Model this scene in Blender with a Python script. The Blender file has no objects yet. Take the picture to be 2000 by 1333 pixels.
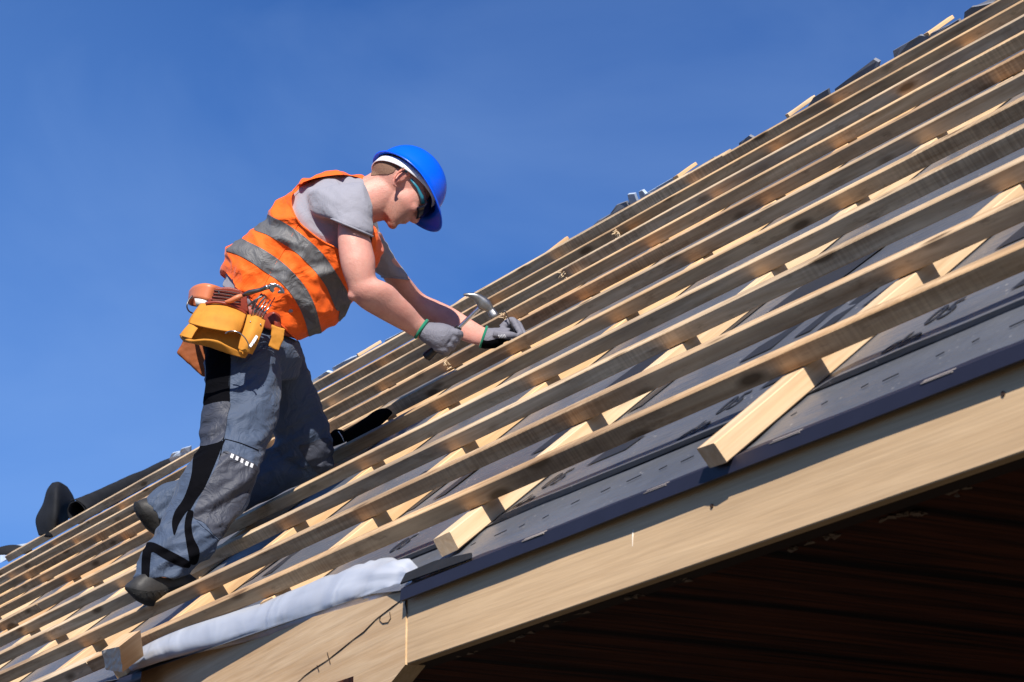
import bpy, bmesh, math, random
from mathutils import Vector, Matrix, noise
from mathutils.bvhtree import BVHTree
random.seed(7)
sc = bpy.context.scene
COL = sc.collection
V = Vector
GZ = 1.62                                   # camera height above the lawn
# ------------------------------------------------------------------ frames
FPX = 5443.0
FW = V((-0.83746972, 0.46369402, 0.28919253)).normalized()
RT = V((0.48439161, 0.87485128, 0.0)).normalized()
UPV = RT.cross(FW).normalized()
CAM = V((0, 0, GZ))
TH = math.radians(40.33)
UV = V((0, math.cos(TH), math.sin(TH)))      # up the slope
NV = V((0, -math.sin(TH), math.cos(TH)))     # out of the roof
XV = V((1, 0, 0))
HB, HC = 0.038, 0.045                        # batten and counter batten thickness
P0 = V((0, 2.72348, 1.41361 + GZ)) - NV * (HB + HC)   # a point of the underlay plane below the first batten
def R(x, u, n=0.0):                          # roof coordinates -> world
    return P0 + XV * x + UV * u + NV * n
def ray(px, py):
    return FW + RT * ((px - 1000) / FPX) + UPV * ((666.5 - py) / FPX)
def W(px, py, d):                            # a place seen at px,py, d metres deep
    return CAM + ray(px, py) * d
def hit(px, py, p, n):                       # where that ray meets a plane
    r = ray(px, py)
    return CAM + r * ((p - CAM).dot(n) / r.dot(n))
def on_roof(px, py, n=0.0):
    return hit(px, py, P0 + NV * n, NV)
def roof_xu(q):
    return q.x, (q - P0).dot(UV)
# ------------------------------------------------------------------ node helpers
def new_mat(name):
    m = bpy.data.materials.new(name); m.use_nodes = True
    nt = m.node_tree
    b = nt.nodes['Principled BSDF']
    return m, nt, b
def N_(nt, t, **k):
    n = nt.nodes.new(t)
    for a, v in k.items(): setattr(n, a, v)
    return n
def mathn(nt, op, a, b=None, c=None):
    n = nt.nodes.new('ShaderNodeMath'); n.operation = op
    for i, v in enumerate((a, b, c)):
        if v is None: continue
        if isinstance(v, (int, float)): n.inputs[i].default_value = v
        else: nt.links.new(v, n.inputs[i])
    return n.outputs[0]
def ramp(nt, fac, stops):
    n = nt.nodes.new('ShaderNodeValToRGB')
    e = n.color_ramp.elements
    while len(e) < len(stops): e.new(0.5)
    for k, (p, c) in enumerate(stops):
        e[k].position = p; e[k].color = (*c, 1) if len(c) == 3 else c
    nt.links.new(fac, n.inputs[0]); return n.outputs[0]
def mixc(nt, fac, a, b, mode='MIX'):
    n = nt.nodes.new('ShaderNodeMix'); n.data_type = 'RGBA'; n.blend_type = mode
    for s, v in ((n.inputs[0], fac), (n.inputs[6], a), (n.inputs[7], b)):
        if isinstance(v, (int, float)): s.default_value = v
        elif isinstance(v, tuple): s.default_value = (*v, 1) if len(v) == 3 else v
        else: nt.links.new(v, s)
    return n.outputs[2]
def coords(nt, scale=(1, 1, 1), rnd=True, kind='Object'):
    tc = N_(nt, 'ShaderNodeTexCoord'); mp = N_(nt, 'ShaderNodeMapping')
    nt.links.new(tc.outputs[kind], mp.inputs['Vector'])
    mp.inputs['Scale'].default_value = scale
    if rnd:
        oi = N_(nt, 'ShaderNodeObjectInfo')
        cb = N_(nt, 'ShaderNodeCombineXYZ')
        a = mathn(nt, 'MULTIPLY', oi.outputs['Random'], 37.0)
        nt.links.new(a, cb.inputs[0]); b = mathn(nt, 'MULTIPLY', oi.outputs['Random'], 91.0)
        nt.links.new(b, cb.inputs[1]); nt.links.new(cb.outputs[0], mp.inputs['Location'])
    return mp.outputs[0]
def noisen(nt, vec, scale, detail=4, rough=0.55, dist=0.0):
    n = N_(nt, 'ShaderNodeTexNoise'); nt.links.new(vec, n.inputs['Vector'])
    n.inputs['Scale'].default_value = scale; n.inputs['Detail'].default_value = detail
    n.inputs['Roughness'].default_value = rough; n.inputs['Distortion'].default_value = dist
    return n.outputs['Fac']
def bump(nt, b, h, strength, dist):
    n = N_(nt, 'ShaderNodeBump'); n.inputs['Strength'].default_value = strength
    n.inputs['Distance'].default_value = dist
    nt.links.new(h, n.inputs['Height']); nt.links.new(n.outputs[0], b.inputs['Normal'])
def wood(name, light, dark, knots=0.75, var=0.35, rough=0.7, grainv=0.5, saw=0.0):
    m, nt, b = new_mat(name)
    c = coords(nt, (1.2, 26, 26))
    c2 = coords(nt, (1.0, 5, 5)); c3 = coords(nt, (3.0, 150, 150))
    g = noisen(nt, c, 1.6, 6, 0.6, 0.6)
    col = ramp(nt, g, [(0.25, dark), (0.52, tuple(a * .55 + d * .45 for a, d in zip(light, dark))), (0.75, light)])
    f = noisen(nt, c3, 1.0, 3, 0.6)
    col = mixc(nt, grainv * .35, col, ramp(nt, f, [(0.35, (0.45, 0.40, 0.36)), (0.65, (1, 1, 1))]), 'MULTIPLY')
    # large soft weather stains
    s = noisen(nt, c2, 1.3, 4, 0.6)
    col = mixc(nt, 1.0, col, ramp(nt, s, [(0.30, (1 - var, 1 - var, 1 - var * .95)), (0.60, (1, 1, 1))]), 'MULTIPLY')
    if saw:                                    # cross-grain saw marks here and there
        sm = noisen(nt, coords(nt, (95, 4, 4)), 1.0, 2, 0.5); sr = noisen(nt, coords(nt, (0.9, 2, 2)), 1.0, 1)
        k = mathn(nt, 'MULTIPLY', ramp(nt, sr, [(0.5, (0, 0, 0)), (0.62, (1, 1, 1))]), saw)
        col = mixc(nt, k, col, mixc(nt, 1.0, col, ramp(nt, sm, [(0.4, (0.55, 0.52, 0.5)), (0.6, (1, 1, 1))]), 'MULTIPLY'))
    # knots
    vo = N_(nt, 'ShaderNodeTexVoronoi'); nt.links.new(coords(nt, (2.3, 9, 9)), vo.inputs['Vector'])
    vo.inputs['Scale'].default_value = 1.4
    k = ramp(nt, vo.outputs['Distance'], [(0.10, (1, 1, 1)), (0.20, (0, 0, 0))])
    if saw:
        sp = ramp(nt, noisen(nt, coords(nt, (7, 30, 30)), 1.3, 5, 0.7), [(0.56, (0, 0, 0)), (0.70, (1, 1, 1))])
        col = mixc(nt, mathn(nt, 'MULTIPLY', sp, 0.55), col, tuple(x * .38 for x in dark))
    col = mixc(nt, mathn(nt, 'MULTIPLY', k, knots), col, tuple(x * .32 for x in dark))
    # board to board
    oi = N_(nt, 'ShaderNodeObjectInfo')
    t = ramp(nt, oi.outputs['Random'], [(0.0, (1, .98, .95)), (0.35, (0.88, 0.82, 0.74)), (0.6, (0.97, 0.81, 0.60)), (0.8, (0.76, 0.60, 0.45)), (1.0, (0.82, 0.75, 0.66))])
    col = mixc(nt, 0.8, col, t, 'MULTIPLY')
    nt.links.new(col, b.inputs['Base Color']); b.inputs['Roughness'].default_value = rough
    b.inputs['Specular IOR Level'].default_value = 0.25
    h = mathn(nt, 'ADD', g, mathn(nt, 'MULTIPLY', f, 0.5))
    bump(nt, b, h, 0.35, 0.002)
    return m
def plain(name, col, rough=0.6, metal=0.0, noise_amt=0.15, scale=30, bumpd=0.0, spec=0.4, bstr=0.4):
    m, nt, b = new_mat(name)
    c = coords(nt, (1, 1, 1)); n = noisen(nt, c, scale, 5, 0.6)
    cc = mixc(nt, n, tuple(x * (1 - noise_amt) for x in col), tuple(min(1, x * (1 + noise_amt)) for x in col))
    nt.links.new(cc, b.inputs['Base Color']); b.inputs['Roughness'].default_value = rough
    b.inputs['Metallic'].default_value = metal; b.inputs['Specular IOR Level'].default_value = spec
    if bumpd: bump(nt, b, n, bstr, bumpd)
    return m
M = {}
M['batten'] = wood('batten_wood', (0.90, 0.735, 0.52), (0.45, 0.29, 0.15), 0.95, 0.55, saw=0.6)
M['stick'] = wood('counter_wood', (0.84, 0.66, 0.45), (0.66, 0.44, 0.25), 0.35, 0.15)
M['fascia'] = wood('fascia_wood', (0.70, 0.555, 0.385), (0.60, 0.455, 0.30), 0.0, 0.18, 0.6, 0.7)
M['raw'] = wood('raw_spruce', (0.82, 0.62, 0.40), (0.62, 0.41, 0.22), 0.0, 0.12, 0.65, 0.7)
M['splint'] = plain('splintered_wood', (0.72, 0.56, 0.36), 0.9, 0, 0.3, 90, 0.004)
M['endgrain'] = plain('end_grain', (0.72, 0.68, 0.60), 0.9, 0, 0.35, 60, 0.004)
M['drip'] = plain('blue_drip_edge', (0.012, 0.012, 0.026), 0.6, 0, 0.25, 14, 0.001)
M['foil'] = plain('clear_foil', (0.42, 0.50, 0.62), 0.3, 0, 0.3, 20, 0.004)
M['blackfelt'] = plain('black_felt', (0.014, 0.015, 0.018), 0.85, 0, 0.4, 12, 0.01, 0.15)
M['greyfelt'] = plain('grey_felt', (0.17, 0.18, 0.21), 0.6, 0, 0.3, 14, 0.004)
M['ink'] = plain('printed_ink', (0.018, 0.02, 0.026), 0.6, 0, 0.2, 40)
M['pencil'] = plain('dark_crack', (0.03, 0.015, 0.01), 0.9, 0, 0.2, 40)
M['screw'] = plain('zinc_nail', (0.45, 0.45, 0.45), 0.35, 0.9, 0.1, 60)
def mk_underlay():
    m, nt, b = new_mat('roof_underlay')
    c = coords(nt, (1, 1, 1), False)
    n1 = noisen(nt, c, 2.2, 5, 0.6); n2 = noisen(nt, coords(nt, (1.5, 9, 9), False), 3, 4, 0.6)
    base = ramp(nt, n1, [(0.3, (0.080, 0.086, 0.102)), (0.7, (0.138, 0.145, 0.162))])
    base = mixc(nt, mathn(nt, 'MULTIPLY', n2, 0.5), base, (0.06, 0.064, 0.076))
    vo = N_(nt, 'ShaderNodeTexVoronoi'); nt.links.new(c, vo.inputs['Vector']); vo.inputs['Scale'].default_value = 42
    sp = ramp(nt, vo.outputs['Distance'], [(0.07, (1, 1, 1)), (0.15, (0, 0, 0))])
    sel = ramp(nt, noisen(nt, c, 9, 2), [(0.50, (0, 0, 0)), (0.60, (1, 1, 1))])
    base = mixc(nt, mathn(nt, 'MULTIPLY', mathn(nt, 'MULTIPLY', sp, sel), 0.75), base, (0.45, 0.43, 0.40))
    nt.links.new(base, b.inputs['Base Color'])
    b.inputs['Roughness'].default_value = 0.42; b.inputs['Specular IOR Level'].default_value = 0.5
    bump(nt, b, mathn(nt, 'ADD', n1, mathn(nt, 'MULTIPLY', n2, 0.6)), 0.9, 0.02)
    return m
M['underlay'] = mk_underlay()
def mk_white():
    m, nt, b = new_mat('silver_membrane')
    c = coords(nt, (1, 1, 1), False)
    n = noisen(nt, c, 5, 2, 0.4, 1.5)
    nt.links.new(ramp(nt, n, [(0.3, (0.36, 0.38, 0.43)), (0.65, (0.44, 0.465, 0.52))]), b.inputs['Base Color'])
    b.inputs['Roughness'].default_value = 0.38
    bump(nt, b, n, 0.5, 0.014); return m
M['white'] = mk_white()
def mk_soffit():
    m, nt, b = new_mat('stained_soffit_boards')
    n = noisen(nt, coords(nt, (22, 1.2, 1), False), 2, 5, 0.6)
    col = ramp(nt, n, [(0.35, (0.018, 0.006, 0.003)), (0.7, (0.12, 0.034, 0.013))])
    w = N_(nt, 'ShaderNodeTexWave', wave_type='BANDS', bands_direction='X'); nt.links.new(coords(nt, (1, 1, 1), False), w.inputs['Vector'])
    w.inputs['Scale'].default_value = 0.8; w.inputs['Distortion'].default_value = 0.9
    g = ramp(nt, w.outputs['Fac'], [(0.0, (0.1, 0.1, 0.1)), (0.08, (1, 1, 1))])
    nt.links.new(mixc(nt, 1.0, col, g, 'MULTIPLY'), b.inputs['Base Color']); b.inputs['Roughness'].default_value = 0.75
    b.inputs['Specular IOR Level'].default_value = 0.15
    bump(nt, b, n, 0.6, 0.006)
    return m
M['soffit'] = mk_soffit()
# ------------------------------------------------------------------ object helpers
def tag(o, label=None, cat=None, group=None, kind=None):
    if label: o['label'] = label
    if cat: o['category'] = cat
    if group: o['group'] = group
    if kind: o['kind'] = kind
    return o
def link(name, me, mat, parent=None, smooth=False):
    o = bpy.data.objects.new(name, me); COL.objects.link(o)
    if mat is not None:
        for mm in (mat if isinstance(mat, (list, tuple)) else [mat]): me.materials.append(mm)
    if smooth:
        for p in me.polygons: p.use_smooth = True
    if parent is not None: o.parent = parent
    return o
def obj(name, bm, mat, parent=None, smooth=False, recalc=True):
    if recalc: bmesh.ops.recalc_face_normals(bm, faces=bm.faces)
    me = bpy.data.meshes.new(name); bm.to_mesh(me); bm.free()
    return link(name, me, mat, parent, smooth)
def recenter(o, M4):
    """give a world-built mesh object its own frame M4 (origin and axes), geometry staying put"""
    o.data.transform(M4.inverted()); o.matrix_world = M4; return o
def frame(orig, x, z):
    x = x.normalized(); z = (z - x * z.dot(x)).normalized(); y = z.cross(x)
    m = Matrix((x, y, z)).transposed().to_4x4(); m.translation = orig; return m
def hexa(bm, c8):
    vs = [bm.verts.new(c) for c in c8]
    for f in ((0, 1, 3, 2), (4, 6, 7, 5), (0, 4, 5, 1), (2, 3, 7, 6), (0, 2, 6, 4), (1, 5, 7, 3)):
        bm.faces.new([vs[i] for i in f])
    return vs
def beam(bm, a, b, w, h, up, nseg=1, jit=0.0, bev=0.0015, seed=0):
    """beam from a to b: w across, h thick along 'up'; a,b lie on the centre of its bottom"""
    d = (b - a).normalized(); up = (up - d * up.dot(d)).normalized(); s = d.cross(up)
    rnd = random.Random(seed); rings = []
    prof = [(-w/2 + bev, 0), (w/2 - bev, 0), (w/2, bev), (w/2, h - bev), (w/2 - bev, h), (-w/2 + bev, h), (-w/2, h - bev), (-w/2, bev)]
    for k in range(nseg + 1):
        t = k / nseg; c = a.lerp(b, t)
        j1, j2 = (rnd.uniform(-jit, jit), rnd.uniform(-jit, jit)) if jit else (0, 0)
        rings.append([bm.verts.new(c + s * (x + j1) + up * (y + (j2 if y > h * .5 else 0))) for x, y in prof])
    for r0, r1 in zip(rings, rings[1:]):
        for i in range(8): bm.faces.new((r0[i], r0[(i+1) % 8], r1[(i+1) % 8], r1[i]))
    bm.faces.new(rings[0]); bm.faces.new(list(reversed(rings[-1])))
def slab(bm, pts, off):
    """polygon pts extruded by vector off"""
    a = [bm.verts.new(p) for p in pts]; b = [bm.verts.new(p + off) for p in pts]
    bm.faces.new(a); bm.faces.new(list(reversed(b)))
    n = len(pts)
    for i in range(n): bm.faces.new((a[i], b[i], b[(i+1) % n], a[(i+1) % n]))
def catmull(pts, n):
    """resample a list of tuples/vectors smoothly into n samples"""
    P = [tuple(p) for p in pts]; m = len(P) - 1; out = []
    for k in range(n):
        t = k / (n - 1) * m; i = min(int(t), m - 1); f = t - i
        a, b, c, d = P[max(i-1, 0)], P[i], P[i+1], P[min(i+2, m)]
        out.append(tuple(0.5 * ((2*q1) + (-q0+q2)*f + (2*q0-5*q1+4*q2-q3)*f*f + (-q0+3*q1-3*q2+q3)*f**3) for q0, q1, q2, q3 in zip(a, b, c, d)))
    return out
def tube(bm, pts, radii, seg=10, cap=True):
    """round tube through world points"""
    n = len(pts); rings = []; ref = None
    for i in range(n):
        t = (pts[min(i+1, n-1)] - pts[max(i-1, 0)]).normalized()
        if ref is None: ref = t.orthogonal().normalized()
        ref = (ref - t * ref.dot(t)).normalized(); s = t.cross(ref)
        r = radii[i] if isinstance(radii, (list, tuple)) else radii
        rings.append([bm.verts.new(pts[i] + (ref * math.cos(2*math.pi*k/seg) + s * math.sin(2*math.pi*k/seg)) * r) for k in range(seg)])
    for r0, r1 in zip(rings, rings[1:]):
        for k in range(seg): bm.faces.new((r0[k], r0[(k+1) % seg], r1[(k+1) % seg], r1[k]))
    if cap: bm.faces.new(list(reversed(rings[0]))); bm.faces.new(rings[-1])
# ------------------------------------------------------------------ world, sun, camera
world = bpy.data.worlds.new("World"); sc.world = world; world.use_nodes = True
wnt = world.node_tree; wbg = wnt.nodes['Background']
PHI = math.radians(41)
SUN = (NV * math.cos(PHI) + XV * math.sin(PHI) + UV * 0.06).normalized()
sky = wnt.nodes.new('ShaderNodeTexSky'); sky.sky_type = 'NISHITA'; sky.sun_disc = False
sky.sun_elevation = math.asin(SUN.z); sky.sun_rotation = math.atan2(SUN.x, SUN.y)
sky.altitude = 1500; sky.air_density = 1.0; sky.dust_density = 0.15; sky.ozone_density = 3.0
tc = wnt.nodes.new('ShaderNodeTexCoord')
_d = V((-0.5 * 0.72 - 0.18, -0.87 * 0.72 + 0.1, -0.95 * 0.69))
VEIL = (_d.dot(ray(1300, 400).normalized()), _d.dot(ray(0, 1100).normalized()))
SKY = dict(tint=(0.44, 0.90, 1.60), cloud=0.2)
skyc = mixc(wnt, 1.0, sky.outputs[0], SKY['tint'], 'MULTIPLY')
mp = wnt.nodes.new('ShaderNodeMapping'); mp.vector_type = 'POINT'
wnt.links.new(tc.outputs['Generated'], mp.inputs['Vector']); mp.inputs['Scale'].default_value = (5, 5, 8)
mp.inputs['Rotation'].default_value = (0.3, 0.5, 0.2)
nz = wnt.nodes.new('ShaderNodeTexNoise'); nz.inputs['Scale'].default_value = 1.1; nz.inputs['Detail'].default_value = 7
nz.inputs['Roughness'].default_value = 0.5; nz.inputs['Distortion'].default_value = 0.5
wnt.links.new(mp.outputs[0], nz.inputs['Vector'])
cl = ramp(wnt, nz.outputs['Fac'], [(0.42, (0, 0, 0)), (0.75, (1, 1, 1))])
skyc = mixc(wnt, mathn(wnt, 'MULTIPLY', cl, SKY['cloud']), skyc, (6.5, 9.5, 14.5))
# thin veil of high cloud towards the low north-west sky
vd = wnt.nodes.new('ShaderNodeVectorMath'); vd.operation = 'DOT_PRODUCT'; wnt.links.new(tc.outputs['Generated'], vd.inputs[0])
vd.inputs[1].default_value = (-0.5 * 0.72 - 0.18, -0.87 * 0.72 + 0.1, -0.95 * 0.69)
vf = wnt.nodes.new('ShaderNodeMapRange'); wnt.links.new(vd.outputs['Value'], vf.inputs['Value'])
vf.inputs['From Min'].default_value = VEIL[0]; vf.inputs['From Max'].default_value = VEIL[1]; vf.inputs['To Max'].default_value = 0.34
skyc = mixc(wnt, vf.outputs[0], skyc, (3.6, 7.2, 15.0))
wnt.links.new(skyc, wbg.inputs[0]); wbg.inputs[1].default_value = 0.045
ld = bpy.data.lights.new('sun', 'SUN'); ld.energy = 5.0; ld.angle = math.radians(0.53); ld.color = (1.0, 0.94, 0.85)
lo = bpy.data.objects.new('sun', ld); COL.objects.link(lo); lo.rotation_euler = SUN.to_track_quat('Z', 'Y').to_euler()
lo.location = (0, 0, 12)
cd = bpy.data.cameras.new('camera'); co = bpy.data.objects.new('camera', cd); COL.objects.link(co)
m4 = Matrix((RT, UPV, -FW)).transposed().to_4x4(); m4.translation = CAM; co.matrix_world = m4
cd.sensor_width = 36; cd.lens = FPX / 2000 * 36; cd.clip_end = 3000; cd.clip_start = 0.05
cd.dof.use_dof = True; cd.dof.focus_distance = 8.6; cd.dof.aperture_fstop = 18
sc.camera = co
sc.view_settings.view_transform = 'Standard'; sc.view_settings.look = 'None'
sc.view_settings.exposure = 0.60; sc.view_settings.gamma = 1
sc.cycles.max_bounces = 8
# ------------------------------------------------------------------ ground
bm = bmesh.new(); g = [bm.verts.new(p) for p in ((-900, -900, 0), (900, -900, 0), (900, 900, 0), (-900, 900, 0))]; bm.faces.new(g)
m, nt, b = new_mat('bare_soil'); c = coords(nt, (1, 1, 1), False)
nt.links.new(ramp(nt, noisen(nt, c, 0.6, 6), [(0.35, (0.022, 0.017, 0.01)), (0.65, (0.04, 0.032, 0.02))]), b.inputs['Base Color'])
b.inputs['Roughness'].default_value = 0.95
tag(obj('ground', bm, m), kind='structure')
# ================================================================== ROOF
# underlay sheet (the upper big sheet) and lapped lower strip with its blue drip edge
XL, XR = -19.0, -1.6
UE = -0.235
random.seed(11)
def sheet(u0, u1, nfun, du=0.06, dx=0.12, x0=XL, x1=XR, thick=0.0025):
    bm = bmesh.new(); nx = int((x1 - x0) / dx); nu = max(2, int((u1 - u0) / du)); grid = []
    for i in range(nx + 1):
        x = x0 + (x1 - x0) * i / nx; row = []
        for j in range(nu + 1):
            u = u0 + (u1 - u0) * j / nu
            row.append(bm.verts.new(R(x, u, nfun(x, u))))
        grid.append(row)
    for i in range(nx):
        for j in range(nu):
            bm.faces.new((grid[i][j], grid[i+1][j], grid[i+1][j+1], grid[i][j+1]))
    return bm
def eave_u(x):                               # the eave steps back beyond the corner of the fascia
    if x >= -5.18: return UE
    return UE + min(1.0, (-5.18 - x) / 2.1) * 0.17 + min(1.0, (-5.18 - x) / 0.25) * 0.045
def wrinkle(x, u): return 0.006 * noise.noise(V((x * 0.9, u * 7, 3))) + 0.003 * noise.noise(V((x * 2.6 + u * 4, u * 9, 1))) + 0.002 * noise.noise(V((x * 5, u * 14, 8)))
bm = bmesh.new()
NX = 160; grid = []
for i in range(NX + 1):
    x = XL + (XR - XL) * i / NX; e = eave_u(x); row = []
    for j in range(6):
        u = e + (0.08 - e) * j / 5
        row.append(bm.verts.new(R(x, u, wrinkle(x, u) * (1 if j else 0))))
    grid.append(row)
for i in range(NX):
    for j in range(5): bm.faces.new((grid[i][j], grid[i+1][j], grid[i+1][j+1], grid[i][j+1]))
low = obj('underlay_strip', bm, M['underlay'], None, True)
tag(low, 'narrow slate blue underlay strip along the eave, below the lapped seam', 'underlay')
# drip edge under the strip (its blue front flange)
bm = bmesh.new()
prof = [(0.05, -0.003), (0.0, -0.003), (-0.004, -0.004)]
for i in range(60):
    xa = -5.17 + (XR + 5.17) * i / 60; xb = -5.17 + (XR + 5.17) * (i + 1) / 60
def flange(x0, x1, n, zdrop, out):
    top = []; bot = []; in_ = []; k = []
    for i in range(n + 1):
        x = x0 + (x1 - x0) * i / n; e = eave_u(x); j = 0.0016 * noise.noise(V((x * 3, 1, 1)))
        p = R(x, e, 0.0015); top.append(p + V((0, -0.0025 + j, 0.0005)))
        bot.append(p + V((0, -0.0045 + j * 2, -zdrop)))
        in_.append(p + V((0, 0.004, -zdrop)))
        k.append(R(x, e + 0.05, -0.004))
    bm = bmesh.new(); L = [[bm.verts.new(q) for q in l] for l in (k, top, bot, in_)]
    for a, b_ in zip(L, L[1:]):
        for i in range(n): bm.faces.new((a[i], a[i+1], b_[i+1], b_[i]))
    return bm
dr = obj('drip_edge', flange(-5.17, XR, 80, 0.026, 0), M['drip'], None, False)
tag(dr, 'dark blue metal drip edge folded over the top of the long fascia board', 'drip edge')
dr2 = obj('drip_edge', flange(-12.0, -7.02, 40, 0.03, 0), M['drip'], None, True)
tag(dr2, 'short blue eave flashing past the left end of the white roll', 'drip edge')
# worn light line on the edge of the fold
M['bare'] = plain('bare_edge', (0.30, 0.26, 0.23), 0.6)
for k in range(5):
    x = -4.6 + k * 0.43 + random.uniform(-.02, .02); l = random.uniform(0.03, 0.13); bm = bmesh.new()
    hexa(bm, [R(x + sx * l/2, UE + 0.001 + su * 0.006, 0.0022 + sn * 0.0008) for sx in (-1, 1) for su in (-1, 1) for sn in (-1, 1)])
    obj('scuff_mark', bm, M['bare'], dr)
# short dashes (staple slits) of the strip
for k in range(26):
    bm = bmesh.new(); x = -5.0 + k * 0.105 + random.uniform(-.012, .012); u = -0.125 + random.uniform(-.008, .008)
    l_ = random.uniform(.004, .022); u += random.uniform(-.01, .01); a, b_ = R(x - l_, u - .003, 0.0042), R(x + l_, u + .003, 0.0042)
    hexa(bm, [p + UV * su * 0.0012 + NV * sn * 0.0008 for p in (a, b_) for su in (-1, 1) for sn in (-1, 1)])
    obj('slit', bm, M['ink'], low)
# upper sheet: starts with a lapped, slightly lifted edge
LAPU = -0.028
SX = [-2.73, -3.925, -5.115, -6.17, -7.20, -8.12, -9.15, -10.15, -11.15, -12.2, -13.2, -14.2, -15.2, -16.3, -17.4]
def nf(x, u):
    lift = 0.013 * math.exp(-((u - LAPU) / 0.05)) * (0.75 + 0.5 * noise.noise(V((x * 1.1, 0, 5))))
    near = min(abs(x - q) for q in SX); press = 1 - math.exp(-(near / 0.075) ** 4)
    return 0.002 + (0.001 + max(0, lift) + max(-0.002, wrinkle(x, u))) * press
bm = sheet(LAPU, 3.7, nf, 0.05, 0.05)
bm.verts.ensure_lookup_table()
edge = [e for e in bm.edges if len(e.link_faces) == 1 and all(abs((v.co - P0).dot(UV) - LAPU) < 1e-4 for v in e.verts)]
r_ = bmesh.ops.extrude_edge_only(bm, edges=edge)
for v in [g_ for g_ in r_['geom'] if isinstance(g_, bmesh.types.BMVert)]:
    n = (v.co - P0).dot(NV); v.co = v.co - NV * (n - 0.002) + UV * 0.002
bm.edges.ensure_lookup_table(); lipf = set(f for f in bm.faces if any(abs((v.co - P0).dot(UV) - LAPU - 0.002) < 1e-4 for v in f.verts))
for f in lipf:
    for e in f.edges: e.smooth = False
up = obj('underlay_sheet', bm, M['underlay'], None, True)
tag(up, 'large slate blue underlay sheet printed with dark marks beneath all battens', 'underlay')
# print on the sheet
def roof_text(s, x, u, size, sx=1.0, rot=0.0):
    cu = bpy.data.curves.new('t', 'FONT'); cu.body = s; cu.size = size; cu.extrude = 0.0004; cu.offset = size * 0.012
    o = bpy.data.objects.new('t', cu); COL.objects.link(o)
    dg = bpy.context.evaluated_depsgraph_get(); me = bpy.data.meshes.new_from_object(o.evaluated_get(dg))
    bpy.data.objects.remove(o)
    c, s_ = math.cos(rot), math.sin(rot)
    for v in me.vertices:
        a, b_ = v.co.x * sx, v.co.y
        a, b_ = a * c - b_ * s_, a * s_ + b_ * c
        v.co = R(x + a, u + b_, nf(x + a, u + b_) + 0.0022 + v.co.z)
    return link('printed_mark', me, M['ink'], up)
for x in (-3.72, -4.38, -5.06, -5.78):
    roof_text('do.', x, 0.006, 0.095, 1.0)
    roof_text('05', x + 0.04, 0.09, 0.085, 1.0)
# heavy bands of the big print between the rows
for (xa, xb, ua, ub) in ((-3.42, -3.12, 0.075, 0.16), (-4.22, -4.10, 0.13, 0.2), (-4.86, -4.70, 0.12, 0.17),
                         (-4.62, -4.50, 0.42, 0.60), (-4.42, -4.36, 0.42, 0.60), (-4.32, -4.26, 0.40, 0.6), (-4.2, -4.05, 0.43, 0.52),
                         (-3.78, -3.64, 0.42, 0.6), (-3.58, -3.44, 0.44, 0.5), (-5.5, -5.34, 0.42, 0.6), (-5.2, -5.13, 0.42, 0.6), (-5.07, -5.0, 0.42, 0.6),
                         (-5.6, -5.35, 0.76, 0.9), (-5.2, -5.05, 0.74, 0.92), (-4.9, -4.6, 0.74, 0.92), (-6.4, -6.1, 0.42, 0.6), (-6.0, -5.93, 0.42, 0.6), (-7.3, -7.1, 0.42, 0.58), (-7.0, -6.93, 0.4, 0.6), (-8.5, -8.3, 0.4, 0.6), (-6.6, -6.3, 0.75, 0.9)):
    bm = bmesh.new(); n = 6; lo_ = []; hi_ = []
    for i in range(n + 1):
        x = xa + (xb - xa) * i / n
        lo_.append(bm.verts.new(R(x, ua, nf(x, ua) + 0.0024))); hi_.append(bm.verts.new(R(x + 0.02, ub, nf(x, ub) + 0.0024)))
    for i in range(n): bm.faces.new((lo_[i], lo_[i+1], hi_[i+1], hi_[i]))
    obj('printed_mark', bm, M['ink'], up)
# ------------------------------------------------------------------ counter battens
SX = [-2.73, -3.925, -5.115, -6.17, -7.20, -8.12, -9.15, -10.15, -11.15, -12.2, -13.2, -14.2, -15.2, -16.3, -17.4]
CW = 0.07
def stick_label(k):
    return ['counter batten at the right edge of the photo, under the batten rows',
            'counter batten whose long dark-ended tip overhangs the blue drip edge',
            'counter batten whose short blunt end sticks out right of the white roll',
            'counter batten running up the slope from the thick end of the white roll',
            'counter batten starting behind the middle of the white roll',
            'counter batten that starts behind the short rough-ended timber block'][k] if k < 6 else \
        'counter batten, %s to the left of the rough-ended timber block' % ['first','second','third','fourth','fifth','sixth','seventh','eighth','ninth'][k - 6]
for k, x in enumerate(SX):
    bm = bmesh.new()
    u0 = {1: -0.252, 2: -0.118, 5: -0.02, 4: -0.02, 3: -0.03}.get(k, -0.02)
    xe = {5: 0.02}.get(k, 0)
    cut = {1: 0.0, 2: 0.012}.get(k, 0.01)
    a, b_ = R(x, u0, 0.004), R(x, 3.34, 0.004)
    beam(bm, a, b_, CW - 0.005, HC - 0.0045, NV, 24, 0.0008, 0.002, k)
    for v in bm.verts:
        u = (v.co - P0).dot(UV)
        if abs(u - u0) < 1e-4:           # sawn a little out of square
            v.co += UV * (0.5 - ((v.co - P0).dot(NV) / HC)) * cut * -0.6 + UV * (v.co.x - x) * {1: -0.12, 2: 0.12}.get(k, 0.1)
    o = obj('counter_batten', bm, [M['stick'], M['endgrain']])
    recenter(o, frame(R(x, 0, 0), UV, NV))
    if k == 5:
        for p in o.data.polygons:
            if p.normal.x < -0.8: p.material_index = 1
    tag(o, stick_label(k), 'counter batten', 'counter battens running up the slope')
# knot on the first sawn stick, nail heads
bm = bmesh.new(); tube(bm, [R(-3.885, -0.20, 0.016), R(-3.885 - .012, -0.20, 0.016)], [0.007, 0.004], 7)
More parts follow.
